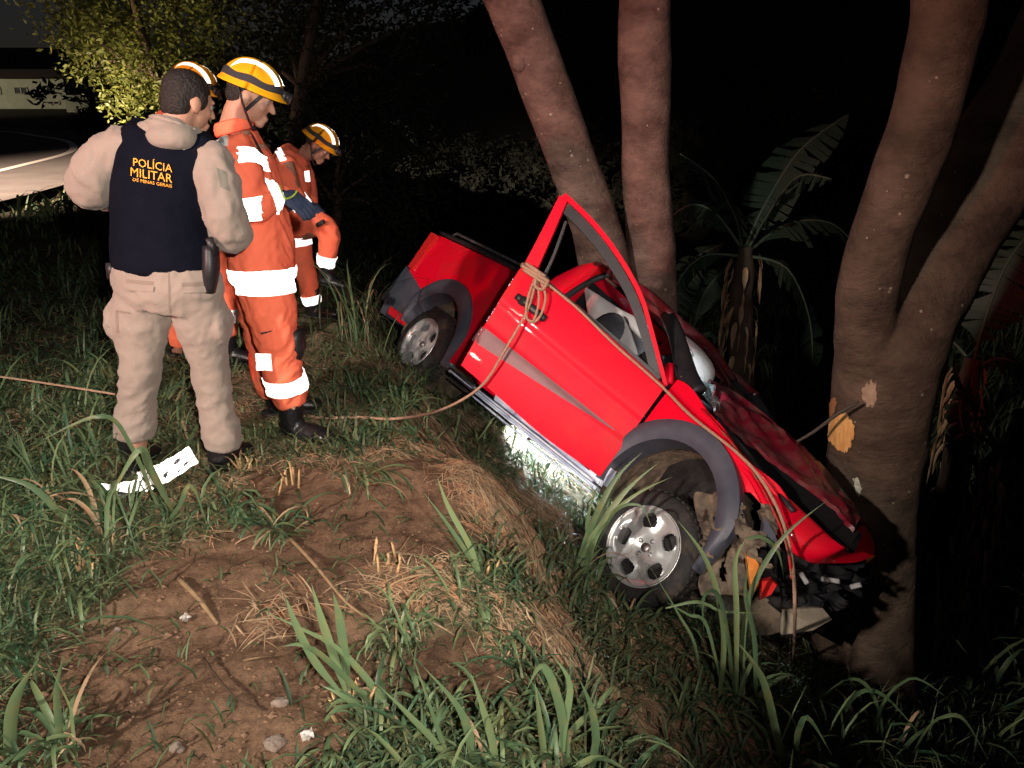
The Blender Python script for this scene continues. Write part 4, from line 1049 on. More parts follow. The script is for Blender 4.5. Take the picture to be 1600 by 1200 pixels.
# banana plants down in the gully
def banana(label, px, ycrown, Y, leaves, seed, r=.16):
    R = random.Random(seed); top = PY(px, ycrown, Y); B = V((top.x + .1, top.y, height(top.x, top.y)))
    root = thing('banana_plant', label, 'banana plant', B, 'banana plants in the gully')
    mb = trunk_mb([B - V((0, 0, .2)), B.lerp(top, .4) + V((.06, 0, 0)), B.lerp(top, .8), top], [r * 1.2, r, r * .8, r * .5], n=20, amp=.09, fr=5, seed=seed)
    tr = wpart('trunk', mb, M_fibre, root)
    sk = MB()
    for i in range(60):   # dead leaf sheaths hanging on the stem
        t = R.uniform(.35, .98); p = B.lerp(top, t); a = R.uniform(-PI, PI); o_ = V((math.cos(a), math.sin(a), 0)) * r * .95
        blade_path(sk, [p + o_ * .9, p + o_ * 1.25 - V((0, 0, .12)), p + o_ * 1.35 - V((0, 0, R.uniform(.3, .6)))], R.uniform(.03, .07), R.random() * .4, seg=4)
    tag(wpart('dead_sheath', sk, M_straw, root), kind='stuff')
    for (pix, dys, w_) in leaves:
        P = [PY(a, b, Y + dy) for (a, b), dy in zip(pix, dys)]
        mb = MB(); tone = R.uniform(.1, .8); seg = 26
        # lamina split into strips along the veins, hanging at slightly different angles
        L = []
        for i in range(seg + 1):
            t = i / seg; p = cat(P, t); d = (cat(P, min(t + .02, 1)) - cat(P, max(t - .02, 0))).normalized(); s_ = d.cross(V((0, -.25, 1))).normalized(); up = s_.cross(d)
            wv = w_ * sstep(.12, .35, t) * (1 - sstep(.7, 1.02, t) ** 1.6) + .012
            L.append((p, s_, up, wv))
        for i in range(seg):
            for sg in (-1, 1):
                dr = R.uniform(.05, .35) if R.random() < .8 else R.uniform(.4, .9)
                g_ = .0 if R.random() < .6 else .25
                (p, s_, up, wv), (p2, s2_, up2, wv2) = L[i], L[i + 1]
                q2 = p2.lerp(p, g_)
                mb.add([p, p2, q2 + s2_ * sg * wv2 - V((0, 0, dr * wv2)) + up2 * .0, p + s_ * sg * wv - V((0, 0, dr * wv))], [(0, 1, 2, 3)], min(1, max(0, tone + R.uniform(-.1, .1))))
        lf = wpart('leaf', mb, M_banana, root, smooth=False)
        mb = MB(); mb.tube(P, [.022] + [.014] * (len(P) - 2) + [.005], n=6, sub=5); wpart('midrib', mb, mat('pale_midrib', (.045, .06, .035, 1), .6), root, parent=lf)
banana('banana plant between the middle trunk and the forked tree', 1165, 385, 8.6, [
    ([(1160, 390), (1150, 340), (1115, 280), (1062, 240)], [0, -.1, -.3, -.5], .30),
    ([(1165, 385), (1195, 320), (1250, 235), (1325, 178)], [0, 0, .2, .4], .28),
    ([(1168, 390), (1210, 320), (1250, 275), (1300, 280)], [0, -.2, -.4, -.6], .16),
    ([(1160, 390), (1120, 335), (1080, 320), (1040, 345)], [0, .2, .4, .5], .22),
    ([(1168, 395), (1230, 350), (1300, 350), (1350, 400)], [0, .2, .4, .6], .28),
    ([(1158, 400), (1100, 400), (1060, 440), (1045, 500)], [0, .1, .2, .2], .24),
    ([(1170, 400), (1230, 420), (1265, 500), (1270, 590)], [0, -.1, -.1, -.1], .22)], 3)
banana('banana plant with drooping leaves right of the forked tree', 1520, 560, 7.4, [
    ([(1520, 570), (1545, 480), (1580, 400), (1640, 330)], [0, 0, .1, .2], .30),
    ([(1520, 570), (1480, 530), (1440, 560), (1420, 620)], [0, .3, .4, .4], .2),
    ([(1520, 575), (1570, 560), (1620, 600), (1650, 680)], [0, -.1, -.2, -.2], .22),
    ([(1518, 575), (1500, 640), (1515, 700), (1540, 740)], [0, -.3, -.4, -.4], .14)], 5)
banana('low banana plant with split leaves at the far right edge', 1560, 700, 6.6, [
    ([(1560, 700), (1520, 640), (1500, 600), (1490, 560)], [0, -.1, -.2, -.2], .10),
    ([(1560, 705), (1530, 680), (1500, 680), (1480, 700)], [0, -.1, -.2, -.2], .09),
    ([(1562, 705), (1600, 650), (1640, 640), (1690, 660)], [0, -.1, -.2, -.2], .16)], 8, r=.10)
banana('shadowed banana plant behind the upright trunk', 1080, 520, 11.5, [
    ([(1080, 530), (1100, 460), (1140, 420), (1200, 430)], [0, .1, .2, .2], .26),
    ([(1080, 530), (1060, 470), (1080, 410), (1130, 380)], [0, .1, .2, .2], .26),
    ([(1085, 530), (1120, 520), (1160, 560), (1180, 640)], [0, .1, .2, .2], .26)], 10)
# dark thicket on the gully floor
R6 = random.Random(44); th = MB()
for i in range(5200):
    x, y = R6.uniform(1.5, 16), R6.uniform(4.5, 22)
    s = .943 * x + .333 * y
    if s < 4.4 or not in_view((x, y, height(x, y, False) + .5), 250): continue
    rand_blade(th, (x, y, height(x, y, False)), R6.uniform(.4, 1.5), .05, .15, R6, el=(.7, 1.5), droop=(.6, 2.6), seg=5)
tag(obj('gully_undergrowth', th, M_turf), kind='stuff')
# distant wooded ridge crowns
R7 = random.Random(45); wd = MB()
for i in range(90):
    a = R7.uniform(-.5, .95); d = R7.uniform(34, 60); x, y = d * math.sin(a), d * math.cos(a)
    z = height(x, y, False)
    crown(wd, [(x, y, z + R7.uniform(.5, 2), R7.uniform(1.6, 3.2))], 330, .2, R7, .0)
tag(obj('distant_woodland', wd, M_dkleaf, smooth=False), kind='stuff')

# ------------------------------------------------------------------ far house on the left, with a balustraded yard
hp = PD(60, 165, 58); hz = hp.z; house = thing('house', 'low cream house across the road with two dark windows', 'house', (hp.x, hp.y, hz - 1.5))
M_cream = mat('cream_plaster', (.55, .52, .38, 1), .9, col2=(.42, .39, .28, 1), nscale=1, bump=.1)
M_dkwin = mat('dark_glass', (.01, .012, .02, 1), .15, spec=.8)
M_rooft = mat('roof_tiles', (.10, .06, .04, 1), .9, col2=(.07, .045, .03, 1), nscale=4)
def hx(px, d=58): return (px - 800) / FPX * d
X0, X1 = hx(-60), hx(106); ZT = PD(60, 122, 58).z - hz; Yh = hp.y
mb = MB(); mb.box(((X0 + X1) / 2, Yh + 3, hz + ZT / 2 - .75), ((X1 - X0) / 2, 3, ZT / 2 + .75)); wpart('wall', mb, M_cream, house, smooth=False)
mb = MB(); zt = hz + ZT; mb.add([(X0 - .4, Yh - .5, zt), (X1 + .4, Yh - .5, zt), (X1 + .4, Yh + 6.5, zt), (X0 - .4, Yh + 6.5, zt), (X0 + 1.5, Yh + 3, zt + .7), (X1 - 1.5, Yh + 3, zt + .7)], [(0, 1, 5, 4), (1, 2, 5), (2, 3, 4, 5), (3, 0, 4), (0, 3, 2, 1)]); wpart('roof', mb, M_rooft, house, smooth=False)
for (a, b, c, d) in ((68, 133, 88, 145), (28, 136, 48, 147), (-12, 136, 6, 147), (76, 158, 94, 163)):
    x0, x1 = hx(a), hx(c); z1, z0 = PD(60, b, 58).z, PD(60, d, 58).z
    fm = MB()
    for (p, q) in (((x0, z0), (x1, z0)), ((x0, z1), (x1, z1)), ((x0, z0), (x0, z1)), ((x1, z0), (x1, z1)), (((x0 + x1) / 2, z0), ((x0 + x1) / 2, z1))): fm.bar((p[0], Yh - .03, p[1]), (q[0], Yh - .03, q[1]), .08, .08, up=(0, 1, 0))
    wn = wpart('window', fm, M_cream, house, smooth=False)
    pb_ = MB(); pb_.box(((x0 + x1) / 2, Yh - .012, (z0 + z1) / 2), ((x1 - x0) / 2, .01, (z1 - z0) / 2)); wpart('pane', pb_, M_dkwin, house, parent=wn, smooth=False)
fl = PD(140, 165, 56); fence = thing('yard_wall', 'pale low yard wall with balusters beside the cream house', 'wall', (fl.x, fl.y, fl.z - 1))
z_t, z_m, z_b = PD(140, 150, 56).z, PD(140, 157, 56).z, fl.z - 1
mb = MB(); xa, xb = hx(104, 56), hx(176, 56); mb.box(((xa + xb) / 2, fl.y, (z_m + z_b) / 2), ((xb - xa) / 2, .1, (z_m - z_b) / 2)); mb.box(((xa + xb) / 2, fl.y, z_t), ((xb - xa) / 2, .12, .06)); wpart('wall', mb, M_cream, fence, smooth=False)
bal = MB(); bal.tube([(0, 0, 0), (0, 0, (z_t - z_m) * .4), (0, 0, z_t - z_m)], [.05, .09, .05], n=8, sub=2); proto = None
for k in range(14):
    x = xa + (xb - xa) * (k + .5) / 14
    if proto is None: proto = obj('baluster', bal, M_cream, fence, offset=(0, 0, 0)); o = proto
    else: o = proto.copy(); C.objects.link(o)
    o.parent = fence; o.location = (x - fl.x, 0, z_m - (fl.z - 1))
# tiny street lamp on the ridge
lp = PD(962, 112, 48); lz = height(lp.x, lp.y, False)
sl = thing('street_lamp', 'tiny greenish lit street lamp on the far ridge between the trunks', 'street lamp', (lp.x, lp.y, lz))
mb = MB(); mb.tube([(lp.x, lp.y, lz), (lp.x, lp.y, lp.z), (lp.x + .5, lp.y, lp.z + .1)], .05, n=6); wpart('pole', mb, M_black_pl, sl)
mb = MB(); mb.ell((lp.x + .45, lp.y - .1, lp.z), (.22, .10, .06), nu=10, nv=6); wpart('lamp_head', mb, mat('lit_lamp', (.3, .5, .4, 1), .5, emit=((.35, .85, .7, 1), 8)), sl)

# ------------------------------------------------------------------ people
def chain(L):
    """(px, py, Y, width in px[, depth ratio]) -> centre line and ellipse radii in metres"""
    P, R = [], []
    for e in L:
        a, b, Y, w_ = e[:4]; k = e[4] if len(e) > 4 else 1.0
        d = Y / ray(a, b).y; r_ = w_ / 2 / FPX * d
        P.append(PY(a, b, Y)); R.append((r_, r_ * k))
    return P, R
def frame_of(fwd, up):
    f_ = V(fwd).normalized(); u = V(up) - f_ * V(up).dot(f_); u.normalize(); r_ = f_.cross(u); return Matrix((r_, f_, u)).transposed()
def add_head(mb, c, F, s=1.0):
    def q(x, y, z): return c + F @ V((x * s, y * s, z * s))
    E_ = lambda x, y, z, r: mb.ell(q(x, y, z), tuple(k * s for k in r), F, 20, 14)
    E_(0, -.008, .028, (.076, .096, .088)); E_(0, .030, -.045, (.054, .056, .058)); E_(0, .043, -.015, (.057, .052, .080))
    E_(0, .072, -.096, (.024, .022, .018)); E_(0, .086, .026, (.046, .014, .011)); E_(0, .092, -.064, (.023, .012, .006)); E_(0, .090, -.077, (.020, .012, .006))
    E_(.036, .062, -.022, (.020, .024, .022)); E_(-.036, .062, -.022, (.020, .024, .022))
    mb.tube([q(0, .090, .012), q(0, .110, -.018), q(0, .116, -.034)], [.008 * s, .011 * s, .013 * s], n=10)
    for sx in (1, -1):
        E_(sx * .077, -.004, -.008, (.010, .022, .032)); E_(sx * .074, .004, -.030, (.008, .010, .012))
def add_neck(mb, c, F, base, r=.058):
    mb.tube([c + F @ V((0, -.018, -.03)), c + F @ V((0, -.03, -.09)), V(base)], [r, r * .98, r * 1.15], n=16, sub=3)
def eyes(root, c, F, body, s=1):
    for sx in (1, -1):
        mb = MB(); mb.ell(c + F @ V((sx * .031 * s, .078 * s, .004 * s)), .0115 * s, nu=10, nv=8); e = wpart('eye', mb, mat('eye_white', (.30, .26, .24, 1), .3), root, parent=body)
        mb = MB(); mb.ell(c + F @ V((sx * .031 * s, .0855 * s, .004 * s)), .0052 * s, nu=8, nv=6); wpart('pupil', mb, M_hair, root, parent=body)
def add_hand(mb, wrist, d, palm, s=1.0, curl=.5, thumb=1, r=.0095):
    d = V(d).normalized(); pn = V(palm) - d * V(palm).dot(d); pn.normalize(); sd = d.cross(pn) * thumb
    F = Matrix((sd, d, pn)).transposed()
    w_ = V(wrist)
    mb.tube([w_, w_ + d * .03 * s, w_ + d * .06 * s, w_ + d * .092 * s], [(.027 * s, .020 * s), (.034 * s, .018 * s), (.042 * s, .016 * s), (.040 * s, .013 * s)], n=14, side=sd, sub=2)
    for k, (x, l) in enumerate(((.031, .070), (.011, .080), (-.010, .074), (-.030, .058))):
        p = w_ + d * .086 * s + sd * x * s; a = .2; pts = [p]; dd = d + sd * x * 1.5
        for j in range(3):
            a += curl * (.7 + .1 * k); q_ = dd * math.cos(a) + pn * math.sin(a); p = p + q_.normalized() * l * s * (.42, .33, .25)[j]; pts.append(p)
        mb.tube(pts, [r * s * 1.1, r * s, r * s * .95, r * s * .75], n=8)
    p = w_ + d * .022 * s + sd * .026 * s
    mb.tube([p, p + (d * .6 + sd * .7 + pn * .25) * .036 * s, p + (d * 1.5 + sd * 1.0 + pn * .9) * .036 * s, p + (d * 2.2 + sd * .9 + pn * 1.5) * .036 * s], [.015 * s, .013 * s, .011 * s, .009 * s], n=8)
def boot(root, ankle, toe_dir, s=1.0, ground=True):
    a = V(ankle); t = V(toe_dir); t.z = 0; t.normalize()
    zg = height(a.x, a.y); top = a
    mb = MB(); z = zg
    mb.tube([top + V((0, 0, .17)), top + V((0, 0, .08)), V((a.x, a.y, z + .12)), V((a.x, a.y, z + .07)) - t * .01], [.058 * s, .06 * s, .056 * s, .055 * s], n=16, sub=3)
    sd = t.cross(V((0, 0, 1)))
    heel = V((a.x, a.y, z + .05)) - t * .045
    mb.tube([heel, heel + t * .10, heel + t * .20 * s, heel + t * .265 * s - V((0, 0, .012))], [(.042 * s, .045 * s), (.046 * s, .055 * s), (.052 * s, .040 * s), (.036 * s, .024 * s)], n=16, side=sd, sub=3)
    b = fuse('boot', mb, M_boot, root, vox=.009, smooth=3)
    mb = MB(); h2 = V((a.x, a.y, z + .016)) - t * .05
    mb.tube([h2 - t * .035, h2, h2 + t * .11, h2 + t * .20 * s, h2 + t * .285 * s], [(.02, .016), (.046 * s, .016), (.042 * s, .016), (.054 * s, .016), (.026, .014)], n=14, side=sd, sub=3)
    wpart('sole', mb, M_rubber, root, parent=b)
    return b
def helmet(root, c, F, m, s=1.0, lampon=True, strap=True):
    def q(x, y, z): return c + F @ V((x * s, y * s, z * s))
    def sh(u, v, o=0):
        a = 2 * PI * u; t = v * (PI / 2 + .10 + .10 * max(0, -math.sin(a)))
        rx, ry, rz = .108 + o, .136 + o, .112 + o
        fl = .016 * sstep(.86, 1, v) * (1 + .8 * max(0, math.sin(a)))
        rr = math.sin(t)
        return q(math.cos(a) * (rx * rr + fl), math.sin(a) * (ry * rr + fl) - .004, .045 + math.cos(t) * rz + .006 * math.cos(6 * a) * math.sin(min(t * 2, PI)))
    mb = MB(); mb.slab(lambda u, v: sh(u, v), lambda u, v: sh(u, v, -.006), 48, 20)
    h_ = wpart('helmet', mb, m, root, weld=True, sharp=50)
    # tape over the crown, fore and aft, either side of the ridge
    for x0 in (-.055, .055):
        mb = MB()
        def tp_(u, v):
            a = -1.15 + 2.25 * u; x = x0 + (v - .5) * .024
            k = math.sqrt(max(0, 1 - (x / .108) ** 2)); return q(x, math.sin(a) * (.139) * k, .045 + math.cos(a) * .115 * k + .003)
        mb.grid(tp_, 24, 3); wpart('reflective_strip', mb, M_retro, root, parent=h_)
    # elastic of the headlamp
    mb = MB()
    mb.grid(lambda u, v: sh(u, .70 + .16 * v + .0, .0035), 48, 3); wpart('headlamp_band', mb, M_strap, root, parent=h_)
    mb = MB(); mb.tube([q(0, .125, .062), q(0, .165, .058)], [.022, .026], n=14); mb.box(q(0, .138, .060), (.03, .012, .022), F); wpart('headlamp', mb, M_black_pl, root, parent=h_)
    mb = MB(); mb.ell(q(0, .164, .058), (.02, .006, .02), F, 12, 8); wpart('lamp_lens', mb, M_steel, root, parent=h_)
    if strap:
        for sx in (1, -1):
            mb = MB(); mb.tube([q(sx * .088, -.045, .03), q(sx * .080, .012, -.055), q(sx * .03, .052, -.118), q(0, .060, -.122)], [(.004, .009)] * 4, n=6, sub=4); mb.tube([q(sx * .088, .060, .03), q(sx * .080, .014, -.055)], [(.004, .009)] * 2, n=6); wpart('chin_strap', mb, M_strap, root, parent=h_)
    return h_

def patch_on(src, quad, m, root, name='sleeve_badge', off=.005, parent=None):
    return surf_patch(name, [quad], bvh_world(src), m, root, off=off, parent=parent, n=6)

# --- military policeman seen from behind
def policeman():
    Y = 3.22
    f1 = PG(265, 742)
    root = thing('person', 'officer in khaki uniform and navy vest standing with back turned, hand on hip', 'person', V((f1.x, Y, height(f1.x, Y))))
    hc = PY(294, 160, Y + .06); F = frame_of((.62, .72, -.30), (.15, .1, 1))
    nb = PY(272, 212, Y + .02)
    # body
    mb = MB(); add_head(mb, hc, F, .98); add_neck(mb, hc, F, nb, .060)
    P, R = chain([(262, 425, Y, 120, .7), (256, 330, Y, 120, .7), (262, 235, Y, 118, .6), (272, 212, Y, 60, 1)]); mb.tube(P, R, side=(1, 0, 0), sub=3)
    armL, rL = chain([(196, 225, Y, 50), (140, 288, Y - .02, 44), (168, 300, Y + .22, 36), (205, 330, Y + .27, 28)])
    armR, rR = chain([(338, 262, Y - .02, 50), (366, 366, Y + .02, 44), (350, 345, Y + .25, 34), (325, 320, Y + .32, 28)])
    mb.tube(armL, rL); mb.tube(armR, rR)
    add_hand(mb, armL[-1], armL[-1] - armL[-2], (0, -1, 0), 1, .5); add_hand(mb, armR[-1], armR[-1] - armR[-2], (0, 1, .2), 1, .5, -1)
    legL = chain([(222, 440, Y, 80), (222, 560, Y - .03, 48), (212, 680, Y, 38), (210, 712, Y, 34)]); legR = chain([(302, 440, Y, 80), (325, 570, Y + .05, 46), (345, 690, Y + .06, 38), (345, 712, Y + .06, 34)])
    mb.tube(*legL); mb.tube(*legR)
    body = fuse('body', mb, M_skin, root, vox=.0065, smooth=2); eyes(root, hc, F, body)
    # hair: cap over the back and top, short at the neck
    mb = MB(); mb.ell(hc + F @ V((0, -.016, .040)), (.0795, .096, .083), F, 20, 14); mb.ell(hc + F @ V((0, -.045, -.012)), (.072, .062, .075), F, 18, 12)
    for sx in (1, -1): mb.ell(hc + F @ V((sx * .062, .018, .018)), (.018, .030, .042), F)
    hair = fuse('hair', mb, M_hair, root, vox=.007, smooth=3, fold=(.0012, 40, 1))
    # shirt
    mb = MB()
    P, R = chain([(258, 425, Y, 152, .62), (254, 330, Y, 140, .66), (257, 265, Y, 150, .60), (264, 228, Y, 116, .60), (272, 205, Y, 76, .85)]); mb.tube(P, R, n=24, side=(1, 0, 0), sub=4)
    mb.tube(*chain([(200, 222, Y, 62), (164, 254, Y, 74), (140, 290, Y - .02, 68), (162, 296, Y + .18, 62), (196, 318, Y + .25, 46)]), n=20, sub=3)
    mb.tube(*chain([(325, 252, Y, 62), (340, 285, Y - .02, 68), (350, 330, Y - .02, 62), (362, 365, Y + .02, 60), (355, 352, Y + .18, 58), (334, 330, Y + .28, 42)]), n=20, sub=3)
    P, R = chain([(232, 222, Y, 60, .8), (300, 232, Y, 60, .8)]); mb.tube(P, R, n=16, side=(0, 1, 0))
    mb.ell(PY(205, 228, Y), (.085, .08, .075)); mb.ell(PY(332, 252, Y), (.08, .08, .075))
    shirt = fuse('shirt', mb, M_beige, root, vox=.011, smooth=4, fold=(.011, 10, .8))
    mb = MB(); cp = [hc + F @ V((math.cos(a) * .077, math.sin(a) * .083 - .03, -.100 - .012 * math.sin(a))) for a in [2 * PI * k / 20 for k in range(21)]]
    mb.tube(cp, [(.010, .030)] * 21, n=8, side=(0, 0, 1)); mb.tube([nb + V((0, 0, -.06)), nb + V((.01, .01, .0)), hc + F @ V((0, -.03, -.105))], [.115, .095, .078], n=18, sub=3)
    collar = fuse('shirt_collar', mb, M_beige, root, parent=shirt, vox=.010, smooth=4, fold=(.003, 14, 1))
    # vest
    mb = MB(); P, R = chain([(255, 422, Y, 150, .72), (254, 400, Y, 158, .74), (252, 330, Y, 150, .78), (256, 265, Y, 152, .72), (262, 232, Y, 150, .58), (266, 214, Y, 128, .50)]); mb.tube(P, R, n=28, side=(1, 0, .12), sub=4)
    mb.tube(*chain([(212, 232, Y, 62, 1), (216, 212, Y + .01, 52, 1), (222, 203, Y + .08, 40, 1)]), n=14, sub=2)
    mb.tube(*chain([(314, 252, Y, 60, 1), (318, 232, Y + .01, 48, 1), (318, 224, Y + .08, 40, 1)]), n=14, sub=2)
    vest = fuse('vest', mb, M_vest, root, vox=.011, smooth=5, fold=(.004, 7, .7))
    # neckline of the uniform coming out of the vest
    mb = MB(); mb.ell(PY(268, 214, Y - .045), (.098, .085, .060)); mb.tube([PY(268, 212, Y - .01), hc + F @ V((0, -.035, -.095))], [.105, .072], n=16)
    fuse('shirt_yoke', mb, M_beige, root, parent=shirt, vox=.010, smooth=5, fold=(.003, 12, .8))
    # lettering on the back
    bv = bvh_world(vest)
    def letters(txt, cx, cy, size, name):
        cu = bpy.data.curves.new('t', 'FONT'); cu.body = txt; cu.size = 1; cu.align_x = 'CENTER'; cu.offset = .0; cu.resolution_u = 2
        o = bpy.data.objects.new('t', cu); C.objects.link(o); dg = bpy.context.evaluated_depsgraph_get(); dg.update()
        me = bpy.data.meshes.new_from_object(o.evaluated_get(dg)); bpy.data.objects.remove(o)
        bm = bmesh.new(); bm.from_mesh(me); bmesh.ops.triangulate(bm, faces=bm.faces); bmesh.ops.subdivide_edges(bm, edges=bm.edges, cuts=1)
        x0 = min(v.co.x for v in bm.verts); x1 = max(v.co.x for v in bm.verts); mb = MB()
        ca, sa = math.cos(math.radians(10)), math.sin(math.radians(10)); vs = []
        for v in bm.verts:
            u, t = (v.co.x / (x1 - x0)) * size[0], (v.co.y / .70) * size[1]
            a, b = cx + u * ca + t * sa * .0, cy - t + u * sa
            r = ray(a, b).normalized(); h, no, _, _ = bv.ray_cast(EYE, r); h = h if h is not None else EYE + r * 3
            vs.append(h - r * .006)
        mb.add(vs, [tuple(v.index for v in f.verts) for f in bm.faces]); bm.free()
        wpart(name, mb, M_letter, root, parent=vest, smooth=False)
    letters('POLÍCIA', 238, 264, (62, 12.5), 'lettering'); letters('MILITAR', 236, 280, (66, 13.5), 'lettering'); letters('DE MINAS GERAIS', 238, 288, (62, 5), 'lettering')
    # trousers
    mb = MB()
    P, R = chain([(262, 408, Y, 156, .66), (262, 440, Y, 170, .70), (262, 470, Y + .01, 150, .72)]); mb.tube(P, R, n=24, side=(1, 0, 0), sub=3)
    mb.tube(*chain([(224, 450, Y, 86), (220, 505, Y - .01, 86), (220, 560, Y - .03, 62), (215, 620, Y - .01, 56), (211, 660, Y, 62), (211, 682, Y, 58)]), n=22, sub=4)
    mb.tube(*chain([(302, 450, Y, 84), (315, 505, Y + .02, 78), (327, 570, Y + .04, 56), (338, 640, Y + .05, 52), (347, 675, Y + .06, 60), (348, 697, Y + .06, 52)]), n=22, sub=4)
    mb.ell(PY(186, 500, Y), (.045, .10, .09)); mb.ell(PY(350, 505, Y + .02), (.03, .09, .09))
    tr_ = fuse('trousers', mb, M_beige, root, vox=.011, smooth=4, fold=(.009, 9, 1.25))
    M_seam = mat('khaki_seam', (.22, .175, .14, 1), .95)
    for q in ([(197, 436), (241, 440), (239, 446), (197, 442)], [(284, 442), (326, 440), (326, 446), (284, 448)], [(262, 425), (265, 425), (267, 490), (264, 490)], [(180, 486), (184, 485), (186, 520), (182, 521)], [(181, 484), (205, 488), (205, 491), (181, 487)]): patch_on(tr_, q, M_seam, root, 'seam', .002, tr_)
    for q in ([(196, 443), (242, 447), (240, 456), (197, 453)], [(283, 449), (327, 447), (326, 456), (284, 458)]): patch_on(tr_, q, M_beige, root, 'pocket_flap', .007, tr_)
    surf_patch('sleeve_badge', [[(338, 262), (352, 268), (356, 298), (344, 292)]], bvh_world(shirt), mat('olive_badge', (.16, .16, .13, 1), .9), root, off=.003, parent=shirt)
    # belt kit
    mb = MB(); P, R = chain([(329, 385, Y - .04, 24, 1.4), (330, 420, Y - .06, 26, 1.4), (328, 456, Y - .06, 17, 1.3)]); mb.tube(P, R, n=12, sub=3); mb.bar(PY(326, 372, Y - .08), PY(337, 398, Y - .07), .03, .03); wpart('holster', mb, M_black_pl, root)
    mb = MB(); mb.bar(PY(178, 394, Y - .03), PY(178, 409, Y - .03), .028, .02, up=(1, 0, 0)); wpart('belt_buckle', mb, M_steel, root)
    mb = MB(); mb.bar(PY(172, 411, Y - .02), PY(174, 436, Y - .02), .02, .03, up=(1, 0, 0)); wpart('key_pouch', mb, M_black_pl, root)
    boot(root, PY(209, 700, Y), (-.05, 1, 0)); boot(root, PY(344, 705, Y + .06), (.25, 1, 0))
policeman()

# --- firefighter looking down beside the officer
def fire_tall():
    Y = 3.62
    g = PY(455, 640, Y); root = thing('person', 'tall firefighter in orange overalls and yellow helmet looking down, gloves raised', 'person', V((g.x, Y, height(g.x, Y))))
    hc = PY(391, 150, Y + .05); F = frame_of((.93, .10, -.42), (.25, 0, 1)); nb = PY(366, 205, Y + .06)
    mb = MB(); add_head(mb, hc, F, 1.0); add_neck(mb, hc, F, nb, .062)
    mb.tube(*chain([(402, 400, Y + .1, 90), (390, 300, Y + .08, 90), (370, 235, Y + .08, 90)]), sub=3)
    mb.tube(*chain([(374, 240, Y - .05, 42), (386, 322, Y - .12, 38), (428, 306, Y - .04, 30)]))
    mb.tube(*chain([(405, 420, Y, 60), (440, 515, Y - .03, 46), (456, 650, Y, 36)])); mb.tube(*chain([(400, 420, Y + .2, 60), (422, 520, Y + .26, 46), (433, 620, Y + .3, 36)]))
    body = fuse('body', mb, M_skin, root, vox=.0065, smooth=2); eyes(root, hc, F, body)
    mb = MB(); mb.ell(hc + F @ V((0, -.018, .036)), (.081, .096, .088), F); mb.ell(hc + F @ V((0, -.05, -.01)), (.068, .056, .06), F); fuse('hair', mb, M_hair, root, vox=.008, smooth=2)
    helmet(root, hc, F, M_helmet)
    mb = MB()
    P, R = chain([(410, 432, Y + .08, 94, 1.35), (408, 385, Y + .08, 98, 1.35), (396, 320, Y + .08, 94, 1.45), (383, 265, Y + .08, 86, 1.65), (372, 225, Y + .08, 66, 1.7), (366, 206, Y + .07, 44, 1.1)]); mb.tube(P, R, n=24, side=(1, 0, .3), sub=4)
    mb.tube(*chain([(366, 226, Y - .02, 58), (378, 272, Y - .10, 60), (386, 318, Y - .12, 54), (402, 320, Y - .11, 50), (424, 309, Y - .06, 38), (436, 305, Y - .04, 34)]), n=20, sub=3)
    mb.tube(*chain([(372, 230, Y + .24, 54), (392, 285, Y + .34, 54), (420, 310, Y + .30, 44), (446, 306, Y + .14, 34)]), n=18, sub=3)
    mb.tube(*chain([(410, 425, Y - .01, 84), (420, 470, Y - .03, 80), (431, 520, Y - .05, 66), (440, 570, Y - .03, 60), (449, 605, Y, 58), (456, 632, Y, 44)]), n=22, sub=3)
    mb.tube(*chain([(400, 425, Y + .18, 84), (408, 480, Y + .22, 72), (417, 540, Y + .26, 60), (424, 590, Y + .28, 54), (430, 612, Y + .3, 44)]), n=20, sub=3)
    ov = fuse('overalls', mb, M_orange, root, vox=.0115, smooth=5, fold=(.013, 9, 1.0))
    mb = MB(); cp = [nb + V((math.cos(a) * .078, math.sin(a) * .082, .02 + .018 * math.cos(a))) for a in [2 * PI * k / 20 for k in range(21)]]; mb.tube(cp, [(.030, .009)] * 21, n=8, side=(0, 0, 1)); wpart('collar', mb, M_orange, root, parent=ov)
    B = lambda a, b, wd, rad, t0=.5, cond=None: band('reflective_band', ov, root, PY(*a), PY(*b), wd, rad, M_retro, t0, .006, parent=ov, cond=cond)
    B((366, 226, Y - .02), (386, 318, Y - .12), .075, .13, .34, lambda p: p.y < Y + .06 and project(p)[0] > 372)
    B((384, 295, Y - .12), (392, 348, Y - .12), .10, .12, .55, lambda p: p.y < Y - .0 and project(p)[0] < 408)
    B((424, 309, Y - .06), (440, 304, Y - .04), .05, .09, .45)
    B((408, 400, Y - .01), (414, 470, Y - .03), .11, .24, .55)
    B((440, 560, Y - .03), (452, 625, Y), .085, .12, .56)
    patch_on(ov, [(400, 552), (424, 552), (426, 578), (402, 578)], M_retro, root, 'reflective_patch', .006, ov)
    patch_on(ov, [(336, 211), (357, 212), (357, 229), (336, 228)], mat('white_badge', (.6, .6, .56, 1), .7), root, 'sleeve_badge', .005, ov)
    patch_on(ov, [(346, 216), (349, 216), (353, 225), (342, 225)], mat('badge_grey', (.22, .24, .24, 1), .7), root, 'badge_emblem', .008, ov)
    patch_on(ov, [(409, 519), (425, 516), (425, 518), (409, 522)], M_strap, root, 'pocket_flap', .006, ov)
    patch_on(ov, [(388, 204), (394, 210), (412, 244), (406, 244)], M_strap, root, 'zip_fastener', .005, ov)
    # knee guard and radio pouch
    mb = MB(); mb.tube(*chain([(463, 515, Y - .03, 22, 1.6), (465, 540, Y - .03, 26, 1.6), (461, 562, Y - .03, 18, 1.4)]), n=12, sub=2); wpart('knee_guard', mb, M_black_pl, root)
